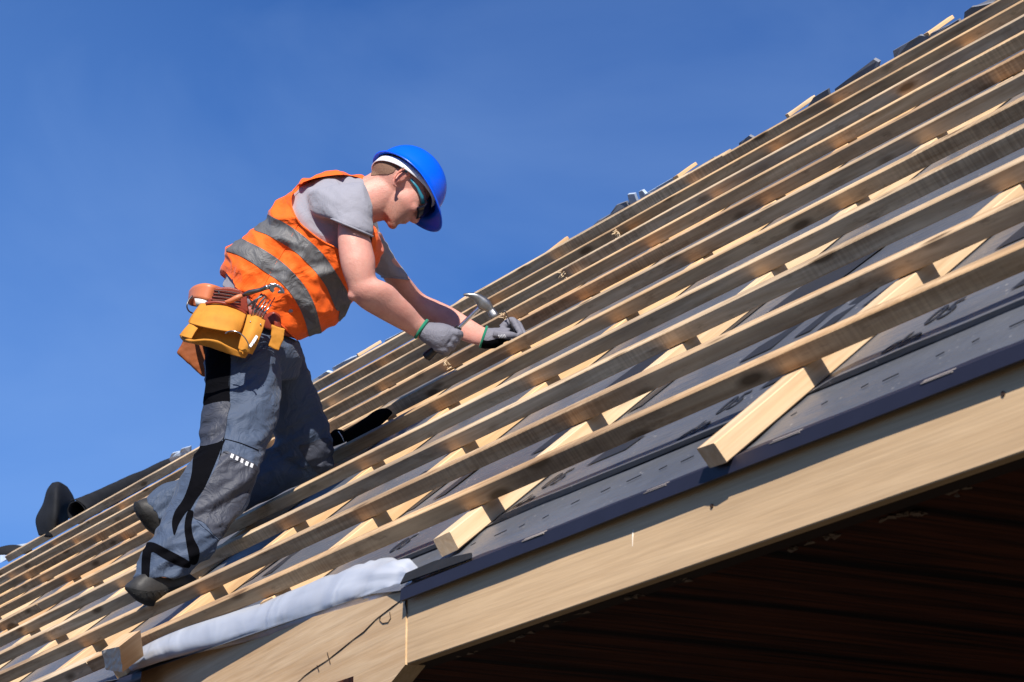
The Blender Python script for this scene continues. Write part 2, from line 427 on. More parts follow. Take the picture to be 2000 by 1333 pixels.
# ------------------------------------------------------------------ battens
ROWFIT = {0: 0.0, 1: -0.012, 2: 0.004, 3: 0.004, 4: -0.005, 5: -0.004, 6: 0.0, 7: 0.0, 8: 0.008, 9: 0.006, 10: 0.0}
ordn = ['first', 'second', 'third', 'fourth', 'fifth', 'sixth', 'seventh', 'eighth', 'ninth', 'tenth', 'eleventh']
def batten(name_label, x0, x1, row, du0, du1, w=0.045, seed=0, h=HB, sag=0.0):
    u = 0.33 * (10 - row); bm = bmesh.new()
    n = max(2, int(abs(x1 - x0) / 0.5)); rings = []
    rnd = random.Random(seed); ph = rnd.uniform(0, 50)
    bev = 0.002
    prof = [(0, bev), (bev, 0), (w - bev, 0), (w, bev), (w, h - bev), (w - bev, h), (bev, h), (0, h - bev)]
    n = max(4, int(abs(x1 - x0) / 0.25))
    for i in range(n + 1):
        t = i / n; x = x0 + (x1 - x0) * t; d = du0 + (du1 - du0) * t
        d += 0.006 * noise.noise(V((x * 0.35, ph, 0))) ; e = 0.0012 * noise.noise(V((x * 1.7, ph, 4)))
        rings.append([bm.verts.new(R(x, u + d + a, HC + 0.0008 + b_ + (e if b_ > h * .5 else 0))) for a, b_ in prof])
    for r0, r1 in zip(rings, rings[1:]):
        for k in range(8): bm.faces.new((r0[k], r0[(k+1) % 8], r1[(k+1) % 8], r1[k]))
    bm.faces.new(rings[0]); bm.faces.new(list(reversed(rings[-1])))
    o = obj('roof_batten', bm, M['batten'])
    recenter(o, frame(R((x0 + x1) / 2, u, HC), XV, NV))
    tag(o, name_label, 'batten', 'roof battens')
    return o
JX = -8.195
def splinters(o, x, row, n, side):
    rnd = random.Random(row * 7 + 3); bm = bmesh.new(); u = 0.33 * (10 - row) + ROWFIT[row]
    for k in range(n):
        a = R(x + rnd.uniform(-.012, .012), u - 0.001 + rnd.uniform(0, .006), HC + rnd.uniform(0.003, HB - 0.003))
        d = (XV * side * rnd.uniform(.3, 1) - UV * rnd.uniform(0, .8) + NV * rnd.uniform(-.7, .7)).normalized()
        tube(bm, [a, a + d * rnd.uniform(0.006, 0.024)], [rnd.uniform(.0015, .0035), .0006], 4)
    s = obj('splinter', bm, M['splint']); s.parent = o; s.matrix_parent_inverse = o.matrix_world.inverted()
for row in range(11):
    f = ROWFIT[row]; k = 10 - row
    if row == 0:
        batten('right board of the topmost batten row along the ridge', JX + .3, XR, row, 0.004, 0.0, 0.036, row)
        batten('left board of the topmost batten row, ending beside the black felt roll', -16.05, JX + .296, row, 0.155, 0.004, 0.05, row + 50, HB + 0.004)
    elif row <= 5:
        jx = JX + {1: -.02, 2: 0, 3: .03, 4: .09, 5: -0.03}[row]
        o = batten('right board of the %s batten row counted up from the eave' % ordn[k], jx, XR, row, f, f, 0.036, row, HB + (0.001 if row % 2 else 0))
        splinters(o, jx, row, 16, -1)
        o = batten('left board of the %s batten row counted up from the eave' % ordn[k], -13.9 + row * .25, jx - 0.005, row, f + 0.03, f, 0.036, row + 60, HB)
        splinters(o, jx - .005, row, 10, 1)
        if row in (1, 2): o.data.materials[0] = M['batten']
        batten('far left board of the %s batten row counted up from the eave' % ordn[k], -19, -13.905 + row * .25, row, f + 0.06, f + 0.03, 0.05, row + 90, HB)
    else:
        jx = {6: -10.7, 7: -11.6, 8: -9.15, 9: -10.2, 10: -8.1}[row]
        if row == 10: jx = -7.36
        batten('%s batten of the %s row counted up from the eave' % ('lowest' if row == 10 else 'long right', ordn[k]) if row != 10 else 'long right board of the lowest batten row above the eave', jx, XR, row, f - 0.02, f + 0.012, 0.043, row, HB)
        batten('left board of the %s batten row counted up from the eave' % ordn[k] if row != 10 else 'left board of the lowest batten row, left of the white roll', -19, jx - 0.006, row, f - 0.04, f - 0.02, 0.052, row + 60, HB)
# ------------------------------------------------------------------ fascia, left board, soffit
FY = 2.615; FZ0, FZ1 = 1.043 + GZ, 1.192 + GZ
bm = bmesh.new()
beam(bm, V((-5.178, FY + 0.0125, FZ0)), V((XR, FY + 0.0125, FZ0)), 0.025, FZ1 - FZ0, V((0, 0, 1)), 8, 0, 0.002)
fa = obj('fascia_board', bm, M['fascia']); recenter(fa, frame(V((-3.4, FY, FZ0)), XV, V((0, 0, 1))))
tag(fa, 'long smooth tan fascia board along the eave, right of the wood joint', 'fascia board')
# small dents, drip stains and a screw on the fascia
M['resin'] = plain('resin', (0.70, 0.63, 0.53), 0.5)
for (px, py) in ((1238, 1050),):
    q = hit(px, py, V((0, FY - 0.001, 0)), V((0, 1, 0)))
    a = q + V((random.uniform(-.01, .01), 0.0012, 0)); bm = bmesh.new()
    tube(bm, [a + V((0.003, 0, 0.016)), a + V((0.001, 0, .004)), a + V((-0.001, 0, -0.016))], [0.0006, 0.0022, 0.0006], 6)
    o = obj('resin_streak', bm, M['resin'], None); o.parent = fa; o.matrix_parent_inverse = fa.matrix_world.inverted()
for (px, py) in ((1391, 989), (1960, 770)):
    bm = bmesh.new(); q = hit(px, py, V((0, FY, 0)), V((0, 1, 0))); tube(bm, [q + V((0, .001, 0)), q - V((0, .002, 0))], 0.0045, 8)
    o = obj('screw_head', bm, M['pencil'], None); o.parent = fa; o.matrix_parent_inverse = fa.matrix_world.inverted()
# left board: turns back with the eave
A_ = V((-5.182, FY - 0.002, 0)); B_ = hit(232, 1318, R(0, 0, -0.012), NV); B_.z = 0
ad = (B_ - A_); L_ = ad.length; ad.normalize(); an = V((-ad.y, ad.x, 0));
if an.y > 0: an = -an
def roofz(p): return P0.z + ((p.y - P0.y) * math.tan(TH))
def LB(s, z): q = A_ + ad * s; return V((q.x, q.y, z))
topz = [(s, roofz(LB(s, 0)) - 0.010) for s in (0, L_ * .25, L_ * .5, L_ * .75, L_)]
pts = [LB(s, z) for s, z in topz] + [LB(L_, roofz(B_) - .35), LB(L_ * .6, .86 + GZ), LB(0.26, 0.965 + GZ), LB(0.0, FZ0 - 0.001)]
bm = bmesh.new(); slab(bm, pts, -an * 0.045)
lb = obj('fascia_board', bm, M['raw']); recenter(lb, frame(A_ + V((0, 0, FZ0)), ad, V((0, 0, 1))))
tag(lb, 'raw pale wooden board with a long crack under the white membrane roll', 'board')
bm = bmesh.new()
def LBp(px, py): return hit(px, py, A_, an) + an * 0.0012
cp = [(793, 1166), (768, 1185), (735, 1210), (712, 1234), (690, 1250), (668, 1268), (640, 1290), (612, 1308), (596, 1320), (575, 1340)]
tube(bm, [LBp(*p) for p in cp], [0.0006, .0012, .0009, .0014, .0008, .0012, .0008, .0012, .0009, .0007], 5)
cp = [(745, 1203), (742, 1212), (748, 1218), (759, 1216), (764, 1208), (762, 1196)]
tube(bm, [LBp(*p) for p in cp], 0.0009, 5)
tube(bm, [LBp(795, 1160), LBp(793, 1180), LBp(797, 1200)], [.003, .002, .001], 5)
tube(bm, [LBp(640, 1275), LBp(646, 1297)], .001, 4); tube(bm, [LBp(620, 1300), LBp(624, 1312)], .001, 4)
o = obj('crack', bm, M['pencil']); o.parent = lb; o.matrix_parent_inverse = lb.matrix_world.inverted()
# soffit
bm = bmesh.new(); zs = FZ0 + 0.006
slab(bm, [V((-14, FY + .03, zs)), V((XR, FY + .03, zs)), V((XR, 9, zs)), V((-14, 9, zs))], V((0, 0, 0.02)))
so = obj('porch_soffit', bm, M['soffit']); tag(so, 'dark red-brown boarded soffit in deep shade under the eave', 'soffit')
bm = bmesh.new()
beam(bm, V((-9, FY + 0.047, FZ0 + 0.001)), V((XR, FY + 0.047, FZ0 + 0.001)), 0.04, 0.005, V((0, 0, 1)))
o = obj('soffit_batten', bm, M['pencil'], so)
# torn bits of old felt and mortar hanging at the soffit edge
rnd = random.Random(5); bm = bmesh.new()
for (px, py, wd) in ((980, 1237, 60), (1060, 1213, 40), (1120, 1196, 26), (1230, 1160, 24), (1570, 1066, 40), (1625, 1050, 18), (1745, 1010, 34), (1790, 1001, 20), (1870, 960, 30), (900, 1275, 40), (1320, 1130, 18)):
    q = hit(px, py, V((0, 0, zs - 0.004)), V((0, 0, 1))); q.y = max(q.y, FY + 0.05)
    for j in range(6):
        c = q + V((rnd.uniform(-1, 1) * wd / 1100, rnd.uniform(-.012, .012), rnd.uniform(-.004, .002)))
        r0 = rnd.uniform(.004, .011)
        vs = [bm.verts.new(c + V((math.cos(a) * r0 * rnd.uniform(.8, 2.2), math.sin(a) * r0 * rnd.uniform(.5, 1), rnd.uniform(-.003, .003)))) for a in (0, 1.2, 2.4, 3.6, 5)]
        bv = bm.verts.new(c + V((0, 0, .006)))
        for i in range(5): bm.faces.new((vs[i], vs[(i+1) % 5], bv))
        bm.faces.new(list(reversed(vs)))
to = obj('mortar_crumbs', bm, plain('old_mortar', (0.20, 0.14, 0.10), 0.9, 0, .4, 60), None)
tag(to, 'ragged mortar crumbs along the dark soffit edge below the fascia', 'mortar crumbs', kind='stuff')
# house wall far under the porch, rafters plate closing the roof from below
bm = bmesh.new(); slab(bm, [R(XL, 0.1, -0.03), R(XR, 0.1, -0.03), R(XR, 3.7, -0.03), R(XL, 3.7, -0.03)], -NV * 0.14)
o = obj('roof_deck', bm, M['pencil']); tag(o, 'dark roof deck under the underlay sheet', 'roof deck')
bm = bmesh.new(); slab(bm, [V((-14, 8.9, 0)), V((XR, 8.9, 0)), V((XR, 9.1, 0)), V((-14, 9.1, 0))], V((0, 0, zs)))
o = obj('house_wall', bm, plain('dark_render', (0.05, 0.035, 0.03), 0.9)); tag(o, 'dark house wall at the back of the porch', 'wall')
# ------------------------------------------------------------------ white roll on the eave
bm = bmesh.new()
spine = [(268, 1284, 24, 24), (330, 1261, 26, 27), (400, 1242, 29, 29), (486, 1220, 33, 32), (540, 1203, 37, 35), (588, 1187, 42, 38), (640, 1170, 45, 42), (690, 1155, 46, 44), (740, 1140, 41, 43), (775, 1132, 33, 37), (800, 1131, 23, 26), (812, 1131, 8, 10)]
rings = []; n = 72; K = 40
for i, (px, py, hw, dd) in enumerate(catmull(spine, n)):
    t = i / (n - 1)
    q = hit(px, py, R(0, UE + 0.04 + (eave_u(-5.18 - 2.0 * (1 - t)) - UE) * 0.9, 0.03), UV)
    dpx = (q - CAM).dot(FW) / FPX; ring = []
    for k in range(K):
        a = 2 * math.pi * k / K
        rr = 0.98 + 0.07 * noise.noise(V((t * 4, math.cos(a) * 1.2, math.sin(a) * 1.2 + 4)))
        # folds sweeping round the thick end
        cr = 1 - abs(noise.noise(V((t * 5 + math.sin(a) * 0.5, math.cos(a) * 2.0 + t * 2.5, math.sin(a) * 1.8 + 9)))) * 6
        rr += (0.035 + 0.24 * max(0, t - 0.55) / 0.45) * max(-0.4, cr)
        rr -= 0.07 * math.exp(-((t - 0.575) / 0.02) ** 2) + 0.04 * math.exp(-((t - 0.3) / 0.02) ** 2)
        cz, cy = math.cos(a), math.sin(a)
        ring.append(bm.verts.new(q + UPV * (hw * dpx * cz * rr) + (V((0, 0.78, .62)) * 1.1) * (dd * dpx * cy * rr * 0.9) + V((0.0, 0, 0))))
    rings.append(ring)
for r0, r1 in zip(rings, rings[1:]):
    for k in range(K): bm.faces.new((r0[k], r0[(k+1) % K], r1[(k+1) % K], r1[k]))
bm.faces.new(rings[0]); bm.faces.new(list(reversed(rings[-1])))
wr = obj('membrane_roll', bm, M['white'], None, True)
tag(wr, 'crumpled silvery white membrane rolled up along the eave edge', 'membrane roll')
cs = [hit(x, y, R(0, -0.125, 0), UV) for x, y in ((207, 1309), (240, 1313), (199, 1271), (233, 1263))]
bm = bmesh.new(); hexa(bm, [p + UV * k for k in (0, 0.075) for p in cs])
bmesh.ops.subdivide_edges(bm, edges=bm.edges, cuts=6, use_grid_fill=True)
for v in bm.verts:
    if (v.co - P0).dot(UV) < -0.124: v.co += UV * 0.003 * noise.noise(v.co * 60)
blk = obj('timber_block', bm, [M['stick'], M['endgrain']])
for p in blk.data.polygons:
    if p.normal.dot(UV) < -0.7: p.material_index = 1
recenter(blk, frame(cs[0], UV, NV)); tag(blk, 'short timber block with a pale rough end at the left end of the white roll', 'timber block')
# black rubber flap by the corner
bm = bmesh.new(); slab(bm, [R(-5.16, -0.236, 0.012), R(-4.85, -0.236, 0.006), R(-4.9, -0.20, 0.007), R(-5.10, -0.17, 0.012), R(-5.2, -0.19, 0.016)], NV * 0.003)
o = obj('rubber_flap', bm, M['blackfelt']); tag(o, 'black rubber flap between the white roll and the drip edge', 'flap')
# ------------------------------------------------------------------ ridge: ends of the far slope's counter battens and torn underlay
UR = 3.52
def RP(px, py, u=UR): return hit(px, py, R(0, u, 0), UV)
ridge = [((1812, 68), (1860, 34), 9), ((1540, 226), (1592, 189), 9), ((1322, 347), (1358, 321), 7), ((1066, 498), (1110, 464), 9), ((882, 602), (908, 583), 11), ((700, 694), (745, 667), 8)]
where = ['at the top right corner', 'second from the right', 'third from the right', 'right of the blue helmet', 'behind the hammer head', 'left of the hammer grip']
for k, ((x0, y0), (x1, y1), t) in enumerate(ridge):
    bm = bmesh.new(); a = RP(x0, y0, 3.50); b_ = RP(x1, y1, 3.62)
    beam(bm, a - UPV * .008, b_ - UPV * .008, 0.03, 0.014, NV, 3, 0.001)
    o = obj('ridge_stub', bm, M['stick'])
    recenter(o, frame(a, (b_ - a), NV))
    tag(o, 'pale wooden stub poking over the ridge ' + where[k], 'wood stub', 'wood stubs along the ridge')
flaps = [([(1884, 24), (1900, 12), (1948, 2), (1960, -12), (1900, 40), (1880, 42)], 'greyfelt', 'grey underlay edge over the ridge at the top right corner'),
         ([(1744, 100), (1795, 70), (1806, 72), (1850, 52), (1870, 40), (1880, 60), (1752, 126)], 'greyfelt', 'grey underlay edge lapped over the ridge, rightmost long piece'),
         ([(1632, 173), (1705, 117), (1716, 122), (1712, 148), (1635, 190)], 'greyfelt', 'pointed grey underlay edge over the ridge between two wood stubs'),
         ([(1590, 190), (1617, 174), (1622, 200), (1570, 225)], 'greyfelt', 'small grey underlay edge just right of the second wood stub'),
         ([(1438, 284), (1462, 266), (1470, 268), (1480, 275), (1440, 300)], 'greyfelt', 'small grey underlay peak on the ridge right of the third stub'),
         ([(1372, 322), (1392, 309), (1400, 318), (1370, 335)], 'greyfelt', 'tiny grey underlay bit beside the third wood stub'),
         ([(1142, 456), (1165, 434), (1190, 420), (1200, 404), (1222, 395), (1230, 412), (1140, 465)], 'greyfelt', 'jagged grey underlay edge right of the fourth stub'),
         ([(1226, 380), (1240, 378), (1246, 395), (1232, 404), (1229, 402)], 'foil', 'small upright scrap of clear foil on the ridge'),
         ([(1249, 374), (1256, 371), (1262, 378), (1320, 344), (1322, 355), (1255, 395)], 'foil', 'long strip of clear foil along the ridge'),
         ([(612, 742), (640, 724), (655, 730), (620, 750)], 'foil', 'pale foil scrap at the ridge just right of his thigh'),
         ([(650, 718), (678, 703), (700, 696), (700, 706), (655, 732)], 'foil', 'pale foil strip at the ridge left of the last wood stub'),
         ([(748, 668), (785, 648), (800, 640), (800, 655), (750, 680)], 'foil', 'pale foil strip at the ridge under his forearm'),
         ([(330, 898), (336, 886), (352, 884), (356, 876), (372, 872), (374, 890), (338, 912)], 'foil', 'crumpled foil scrap on the ridge left of his trouser leg')]
for k, (pp, mt, lab) in enumerate(flaps):
    bm = bmesh.new(); slab(bm, [RP(x, y, 3.48 + 0.012 * (k % 3)) for x, y in pp], UV * 0.012)
    bmesh.ops.subdivide_edges(bm, edges=bm.edges, cuts=2, use_grid_fill=True)
    for v in bm.verts: v.co += UV * 0.02 * noise.noise(v.co * 9)
    o = obj('ridge_flap', bm, M[mt]); tag(o, lab, 'underlay flap' if mt == 'greyfelt' else 'foil scrap', 'torn bits along the ridge')
# ------------------------------------------------------------------ black felt rolls at the far left
def sheetloft(lines, mat, name, thick=0.004):
    bm = bmesh.new(); L = [[bm.verts.new(p) for p in l] for l in lines]
    for a, b_ in zip(L, L[1:]):
        for i in range(len(a) - 1): bm.faces.new((a[i], a[i+1], b_[i+1], b_[i]))
    o = obj(name, bm, mat, None, True)
    md = o.modifiers.new('s', 'SOLIDIFY'); md.thickness = thick; md.offset = 0
    return o
# long lying roll: a spiral tube from its open end to the ridge
open_c = W(150, 1001, 16.3); far_c = W(340, 906, 17.6); ax = (far_c - open_c)
s1 = (UPV - ax.normalized() * UPV.dot(ax.normalized())).normalized(); s2 = ax.normalized().cross(s1)
lines = []
for i in range(26):
    t = i / 25; c = open_c + ax * t; row = []
    for k in range(56):
        a = 2 * math.pi * k / 55 * 1.35 - 0.6; r = (0.074 - 0.014 * k / 55) * (1 - 0.42 * t) * (1 + .12 * noise.noise(V((t * 6, a * 1.2, 2))) + .05 * noise.noise(V((t * 22, a * 2, 7))))
        row.append(c + s1 * math.cos(a) * r + s2 * math.sin(a) * r * 0.9)
    lines.append(row)
o = sheetloft(lines, M['blackfelt'], 'felt_roll'); tag(o, 'long black felt roll lying on the ridge at the far left, open end facing us', 'felt roll')
rowsf = [[(76, 1046, 16.50), (95, 1050, 16.30), (110, 1046, 16.32), (118, 1038, 16.55)],
         [(70, 1015, 16.60), (92, 1016, 16.32), (112, 1013, 16.28), (128, 1022, 16.60)],
         [(84, 985, 16.60), (98, 982, 16.38), (114, 982, 16.32), (146, 992, 16.75)],
         [(92, 958, 16.60), (102, 957, 16.43), (115, 958, 16.40), (143, 971, 16.80)],
         [(102, 944, 16.65), (110, 942, 16.55), (118, 943, 16.55), (131, 951, 16.80)]]
cols_ = list(zip(*[[tuple(W(*p)) for p in catmull(r, 20)] for r in rowsf]))
fine_ = [catmull(c, 20) for c in cols_]
lines = [[V(fine_[i][j]) for i in range(20)] for j in range(20)]
o = sheetloft(lines, M['blackfelt'], 'felt_flap'); tag(o, 'curled black felt end standing up left of the long felt roll', 'felt flap')
lines = []
for i in range(14):
    t = i / 13; c = W(-40 + 100 * t, 1085 - 4 * t, 17.2); row = []
    for k in range(20):
        a = math.pi * (k / 19) ; r = 0.055 * (0.5 + 0.5 * math.sin(math.pi * min(1, (1 - t) * 1.3 + .02)))
        row.append(c + UPV * math.sin(a) * r * 1.0 + RT * math.cos(a) * r * 0.6 - FW * math.cos(a) * r)
    lines.append(row)
o = sheetloft(lines, M['blackfelt'], 'felt_roll'); tag(o, 'low black felt fold at the left edge of the photo', 'felt roll')
bm = bmesh.new(); slab(bm, [W(28, 1066, 17.4), W(60, 1060, 17.2), W(62, 1072, 17.1), W(40, 1085, 17.2), W(0, 1100, 17.3), W(0, 1085, 17.5)], FW * 0.02)
o = obj('ridge_flap', bm, M['foil']); tag(o, 'pale foil scrap behind the low black felt fold at the left edge', 'foil scrap', 'torn bits along the ridge')
# ================================================================== THE ROOFER
DP = 8.6; PM = DP / FPX                       # metres per photo pixel where he works
def fuse(bms, voxel=0.006, smooth=6, disp=None, post=2):
    """union of closed shapes as one smooth continuous surface"""
    big = bpy.data.meshes.new('tmp'); acc = bmesh.new()
    for b_ in bms:
        bmesh.ops.recalc_face_normals(b_, faces=b_.faces)
        me = bpy.data.meshes.new('t'); b_.to_mesh(me); b_.free(); acc.from_mesh(me); bpy.data.meshes.remove(me)
    acc.to_mesh(big); acc.free()
    o = bpy.data.objects.new('tmp', big); COL.objects.link(o)
    r = o.modifiers.new('r', 'REMESH'); r.mode = 'VOXEL'; r.voxel_size = voxel; r.use_smooth_shade = True
    if smooth:
        s = o.modifiers.new('s', 'SMOOTH'); s.factor = 0.5; s.iterations = smooth
    me = bpy.data.meshes.new_from_object(o.evaluated_get(bpy.context.evaluated_depsgraph_get()))
    bpy.data.objects.remove(o)
    if disp:
        me.update(); ns = [v.normal.copy() for v in me.vertices]
        for v, n in zip(me.vertices, ns): v.co += n * disp(pl(v.co), n)
        if post:
            bm = bmesh.new(); bm.from_mesh(me)
            for _ in range(post): bmesh.ops.smooth_vert(bm, verts=bm.verts, factor=0.35, use_axis_x=True, use_axis_y=True, use_axis_z=True)
            bm.to_mesh(me); bm.free()
    for p in me.polygons: p.use_smooth = True
    me.update(); return me
def pl(p):                                    # world -> figure frame: metres right, up, away
    q = p - CAM; return V((q.dot(RT), q.dot(UPV), q.dot(FW)))
def loft(secs, K=28, n=None, power=2.0):
    """secs: ((ax,ay),(bx,by),depth,half_depth_px); the ring spans a..b across the view and half_depth away"""
    S = [(a[0], a[1], b_[0], b_[1], d, h) for a, b_, d, h in secs]
    if n: S = catmull(S, n)
    bm = bmesh.new(); rings = []
    for ax, ay, bx, by, d, h in S:
        A, B = W(ax, ay, d), W(bx, by, d); c = (A + B) / 2; e = (B - A) / 2; z = FW * (h * PM); ring = []
        for k in range(K):
            t = 2 * math.pi * k / K; cx, sx = math.cos(t), math.sin(t)
            cx = math.copysign(abs(cx) ** (2 / power), cx); sx = math.copysign(abs(sx) ** (2 / power), sx)
            ring.append(bm.verts.new(c + e * cx + z * sx))
        rings.append(ring)
    for r0, r1 in zip(rings, rings[1:]):
        for k in range(K): bm.faces.new((r0[k], r0[(k+1) % K], r1[(k+1) % K], r1[k]))
    bm.faces.new(rings[0]); bm.faces.new(list(reversed(rings[-1])))
    return bm
def prism(poly, d0, d1):
    bm = bmesh.new(); a = [bm.verts.new(W(x, y, d0)) for x, y in poly]; b_ = [bm.verts.new(W(x, y, d1)) for x, y in poly]
    f0 = bm.faces.new(a); f1 = bm.faces.new(list(reversed(b_))); n = len(poly)
    for i in range(n): bm.faces.new((a[i], b_[i], b_[(i+1) % n], a[(i+1) % n]))
    bmesh.ops.triangulate(bm, faces=[f0, f1]); bmesh.ops.recalc_face_normals(bm, faces=bm.faces)
    return bm
def smoothpoly(pts, k=5):
    P = list(pts) + [pts[0]]; m = len(pts); out = []
    for i in range(m):
        a, b_, c, d = pts[i-1], pts[i], pts[(i+1) % m], pts[(i+2) % m]
        for j in range(k):
            f = j / k
            out.append(tuple(0.5 * ((2*q1) + (-q0+q2)*f + (2*q0-5*q1+4*q2-q3)*f*f + (-q0+3*q1-3*q2+q3)*f**3) for q0, q1, q2, q3 in zip(a, b_, c, d)))
    return out
def boolean(me, tool_bm, op):
    o = bpy.data.objects.new('b1', me); COL.objects.link(o)
    tm = bpy.data.meshes.new('t'); tool_bm.to_mesh(tm); tool_bm.free(); t = bpy.data.objects.new('b2', tm); COL.objects.link(t)
    md = o.modifiers.new('b', 'BOOLEAN'); md.operation = op; md.object = t; md.solver = 'EXACT'
    r = bpy.data.meshes.new_from_object(o.evaluated_get(bpy.context.evaluated_depsgraph_get()))
    bpy.data.objects.remove(o); bpy.data.objects.remove(t); return r
def inside(poly, x, y):
    r = False; n = len(poly)
    for i in range(n):
        x0, y0 = poly[i]; x1, y1 = poly[i-1]
        if (y0 > y) != (y1 > y) and x < (x1 - x0) * (y - y0) / (y1 - y0) + x0: r = not r
    return r
def topx(p):
    q = pl(p); return 1000 + q.x / q.z * FPX, 666.5 - q.y / q.z * FPX, q.z
def patch(src, poly, d0, d1, off, name, mat, parent, smooth_edge=False, near=False):
    """a cleanly cut piece of the surface of mesh src inside poly, lying 'off' metres proud of it"""
    if smooth_edge: poly = smoothpoly(poly, 4)
    P = [topx(v.co) for v in src.vertices]
    x0, x1 = min(p[0] for p in poly) - 6, max(p[0] for p in poly) + 6
    y0, y1 = min(p[1] for p in poly) - 6, max(p[1] for p in poly) + 6
    ok = [x0 < a < x1 and y0 < b_ < y1 and d0 < c < d1 for a, b_, c in P]
    bm = bmesh.new(); mp_ = {}
    for f in src.polygons:
        if all(ok[i] for i in f.vertices):
            vs = []
            for i in f.vertices:
                if i not in mp_: mp_[i] = bm.verts.new(src.vertices[i].co + src.vertices[i].normal * off)
                vs.append(mp_[i])
            bm.faces.new(vs)
    n = len(poly)
    for i in range(n):
        a, b_ = poly[i-1], poly[i]; dx, dy = b_[0] - a[0], b_[1] - a[1]; L = math.hypot(dx, dy)
        if L < 0.05: continue
        fs = []
        for f in bm.faces:
            q = topx(f.calc_center_median()); t = ((q[0] - a[0]) * dx + (q[1] - a[1]) * dy) / (L * L)
            if -5 / L < t < 1 + 5 / L and abs((q[0] - a[0]) * dy - (q[1] - a[1]) * dx) / L < 6: fs.append(f)
        if not fs: continue
        g_ = set(fs)
        for f in fs: g_.update(f.edges); g_.update(f.verts)
        no = ray(*a).cross(ray(*b_)).normalized()
        bmesh.ops.bisect_plane(bm, geom=list(g_), plane_co=CAM, plane_no=no, dist=1e-6)
    kill = []
    for f in bm.faces:
        q = topx(f.calc_center_median())
        if not inside(poly, q[0], q[1]): kill.append(f)
    bmesh.ops.delete(bm, geom=kill, context='FACES')
    if near:                                   # keep the largest island only
        left = set(bm.faces); best = set()
        while left:
            st = [left.pop()]; isl = set(st)
            while st:
                f = st.pop()
                for e in f.edges:
                    for g_ in e.link_faces:
                        if g_ in left: left.discard(g_); isl.add(g_); st.append(g_)
            if len(isl) > len(best): best = isl
        bmesh.ops.delete(bm, geom=[f for f in bm.faces if f not in best], context='FACES')
    me = bpy.data.meshes.new(name); bm.to_mesh(me); bm.free()
    for p in me.polygons: p.use_smooth = True
    return link(name, me, mat, parent)
def pad(poly, d, t, name, mat, parent, voxel=0.004, sm=4, disp=None):
    me = fuse([prism(poly, d, d + t)], voxel, sm, disp, 1); return link(name, me, mat, parent)
def wire(pts, r, name, mat, parent, seg=8, n=None, smooth=True):
    P = [V(p) for p in catmull([tuple(W(*q)) for q in pts], n)] if n else [W(*q) for q in pts]
    if isinstance(r, (list, tuple)) and n:
        r = [x[0] for x in catmull([(a,) for a in r], n)]
    bm = bmesh.new(); tube(bm, P, [a * PM for a in r] if isinstance(r, (list, tuple)) else r * PM, seg); return obj(name, bm, mat, parent, smooth)
def ell(c, r, basis):
    bm = bmesh.new(); bmesh.ops.create_uvsphere(bm, u_segments=24, v_segments=16, radius=1.0)
    for v in bm.verts: v.co = c + basis[0] * (v.co.x * r[0]) + basis[1] * (v.co.y * r[1]) + basis[2] * (v.co.z * r[2])
    return bm
def chain(pts, rad, seg=12):
    """one finger: px,py,depth points, radii px"""
    P = [V(p) for p in catmull([tuple(W(*q)) for q in pts], 12)]; rr = [x[0] for x in catmull([(a,) for a in rad], 12)]
    bm = bmesh.new(); tube(bm, P, [a * PM for a in rr], seg)
    e = ell(P[-1], (rr[-1] * PM,) * 3, (RT, UPV, FW)); me = bpy.data.meshes.new('t'); e.to_mesh(me); e.free(); bm.from_mesh(me)
    return bm
# ------------------------------------------------------------------ materials
def cloth(name, col, rough=0.85, weave=260, var=0.18, fold=0.006, foldscale=14, spec=0.2, sheen=0.15):
    m, nt, b = new_mat(name); c = coords(nt, (1, 1, 1), False)
    n = noisen(nt, c, 11, 5, 0.6); w = noisen(nt, c, weave, 2, 0.5)
    cc = mixc(nt, n, tuple(x * (1 - var) for x in col), tuple(min(1, x * (1 + var)) for x in col))
    cc = mixc(nt, mathn(nt, 'MULTIPLY', w, 0.35), cc, tuple(x * .6 for x in col))
    nt.links.new(cc, b.inputs['Base Color']); b.inputs['Roughness'].default_value = rough
    b.inputs['Specular IOR Level'].default_value = spec; b.inputs['Sheen Weight'].default_value = sheen
    f = noisen(nt, c, foldscale, 3, 0.5, 1.2)
    r_ = mathn(nt, 'ABSOLUTE', mathn(nt, 'SUBTRACT', f, 0.5)); r_ = mathn(nt, 'MULTIPLY', r_, -2.0)
    bump(nt, b, mathn(nt, 'ADD', r_, mathn(nt, 'MULTIPLY', w, 0.08)), 0.7, fold)
    return m
M['vest'] = cloth('hi_vis_orange', (1.0, 0.135, 0.012), 0.7, 300, 0.08, 0.012, 9, 0.2, 0.1)
M['stripe'] = cloth('reflective_grey', (0.11, 0.11, 0.115), 0.6, 500, 0.15, 0.008, 18, 0.5, 0)
M['shirt'] = cloth('grey_shirt', (0.27, 0.27, 0.315), 0.9, 300, 0.06, 0.006, 12)
M['slate'] = cloth('slate_work_cloth', (0.047, 0.070, 0.120), 0.68, 420, 0.2, 0.013, 12, 0.35, 0.1)
M['blackcloth'] = cloth('black_stretch_cloth', (0.0025, 0.0026, 0.004), 0.9, 420, 0.2, 0.006, 12, 0.05, 0.0)
M['kneecloth'] = cloth('dark_knee_cloth', (0.04, 0.045, 0.065), 0.6, 500, 0.35, 0.008, 16, 0.4, 0)
M['glove'] = cloth('grey_glove', (0.165, 0.165, 0.20), 0.7, 500, 0.12, 0.003, 40, 0.3, 0)
M['cuff'] = cloth('green_cuff', (0.01, 0.19, 0.11), 0.8, 500)
M['boot'] = plain('boot_leather', (0.028, 0.027, 0.027), 0.6, 0, 0.85, 18, 0.008)
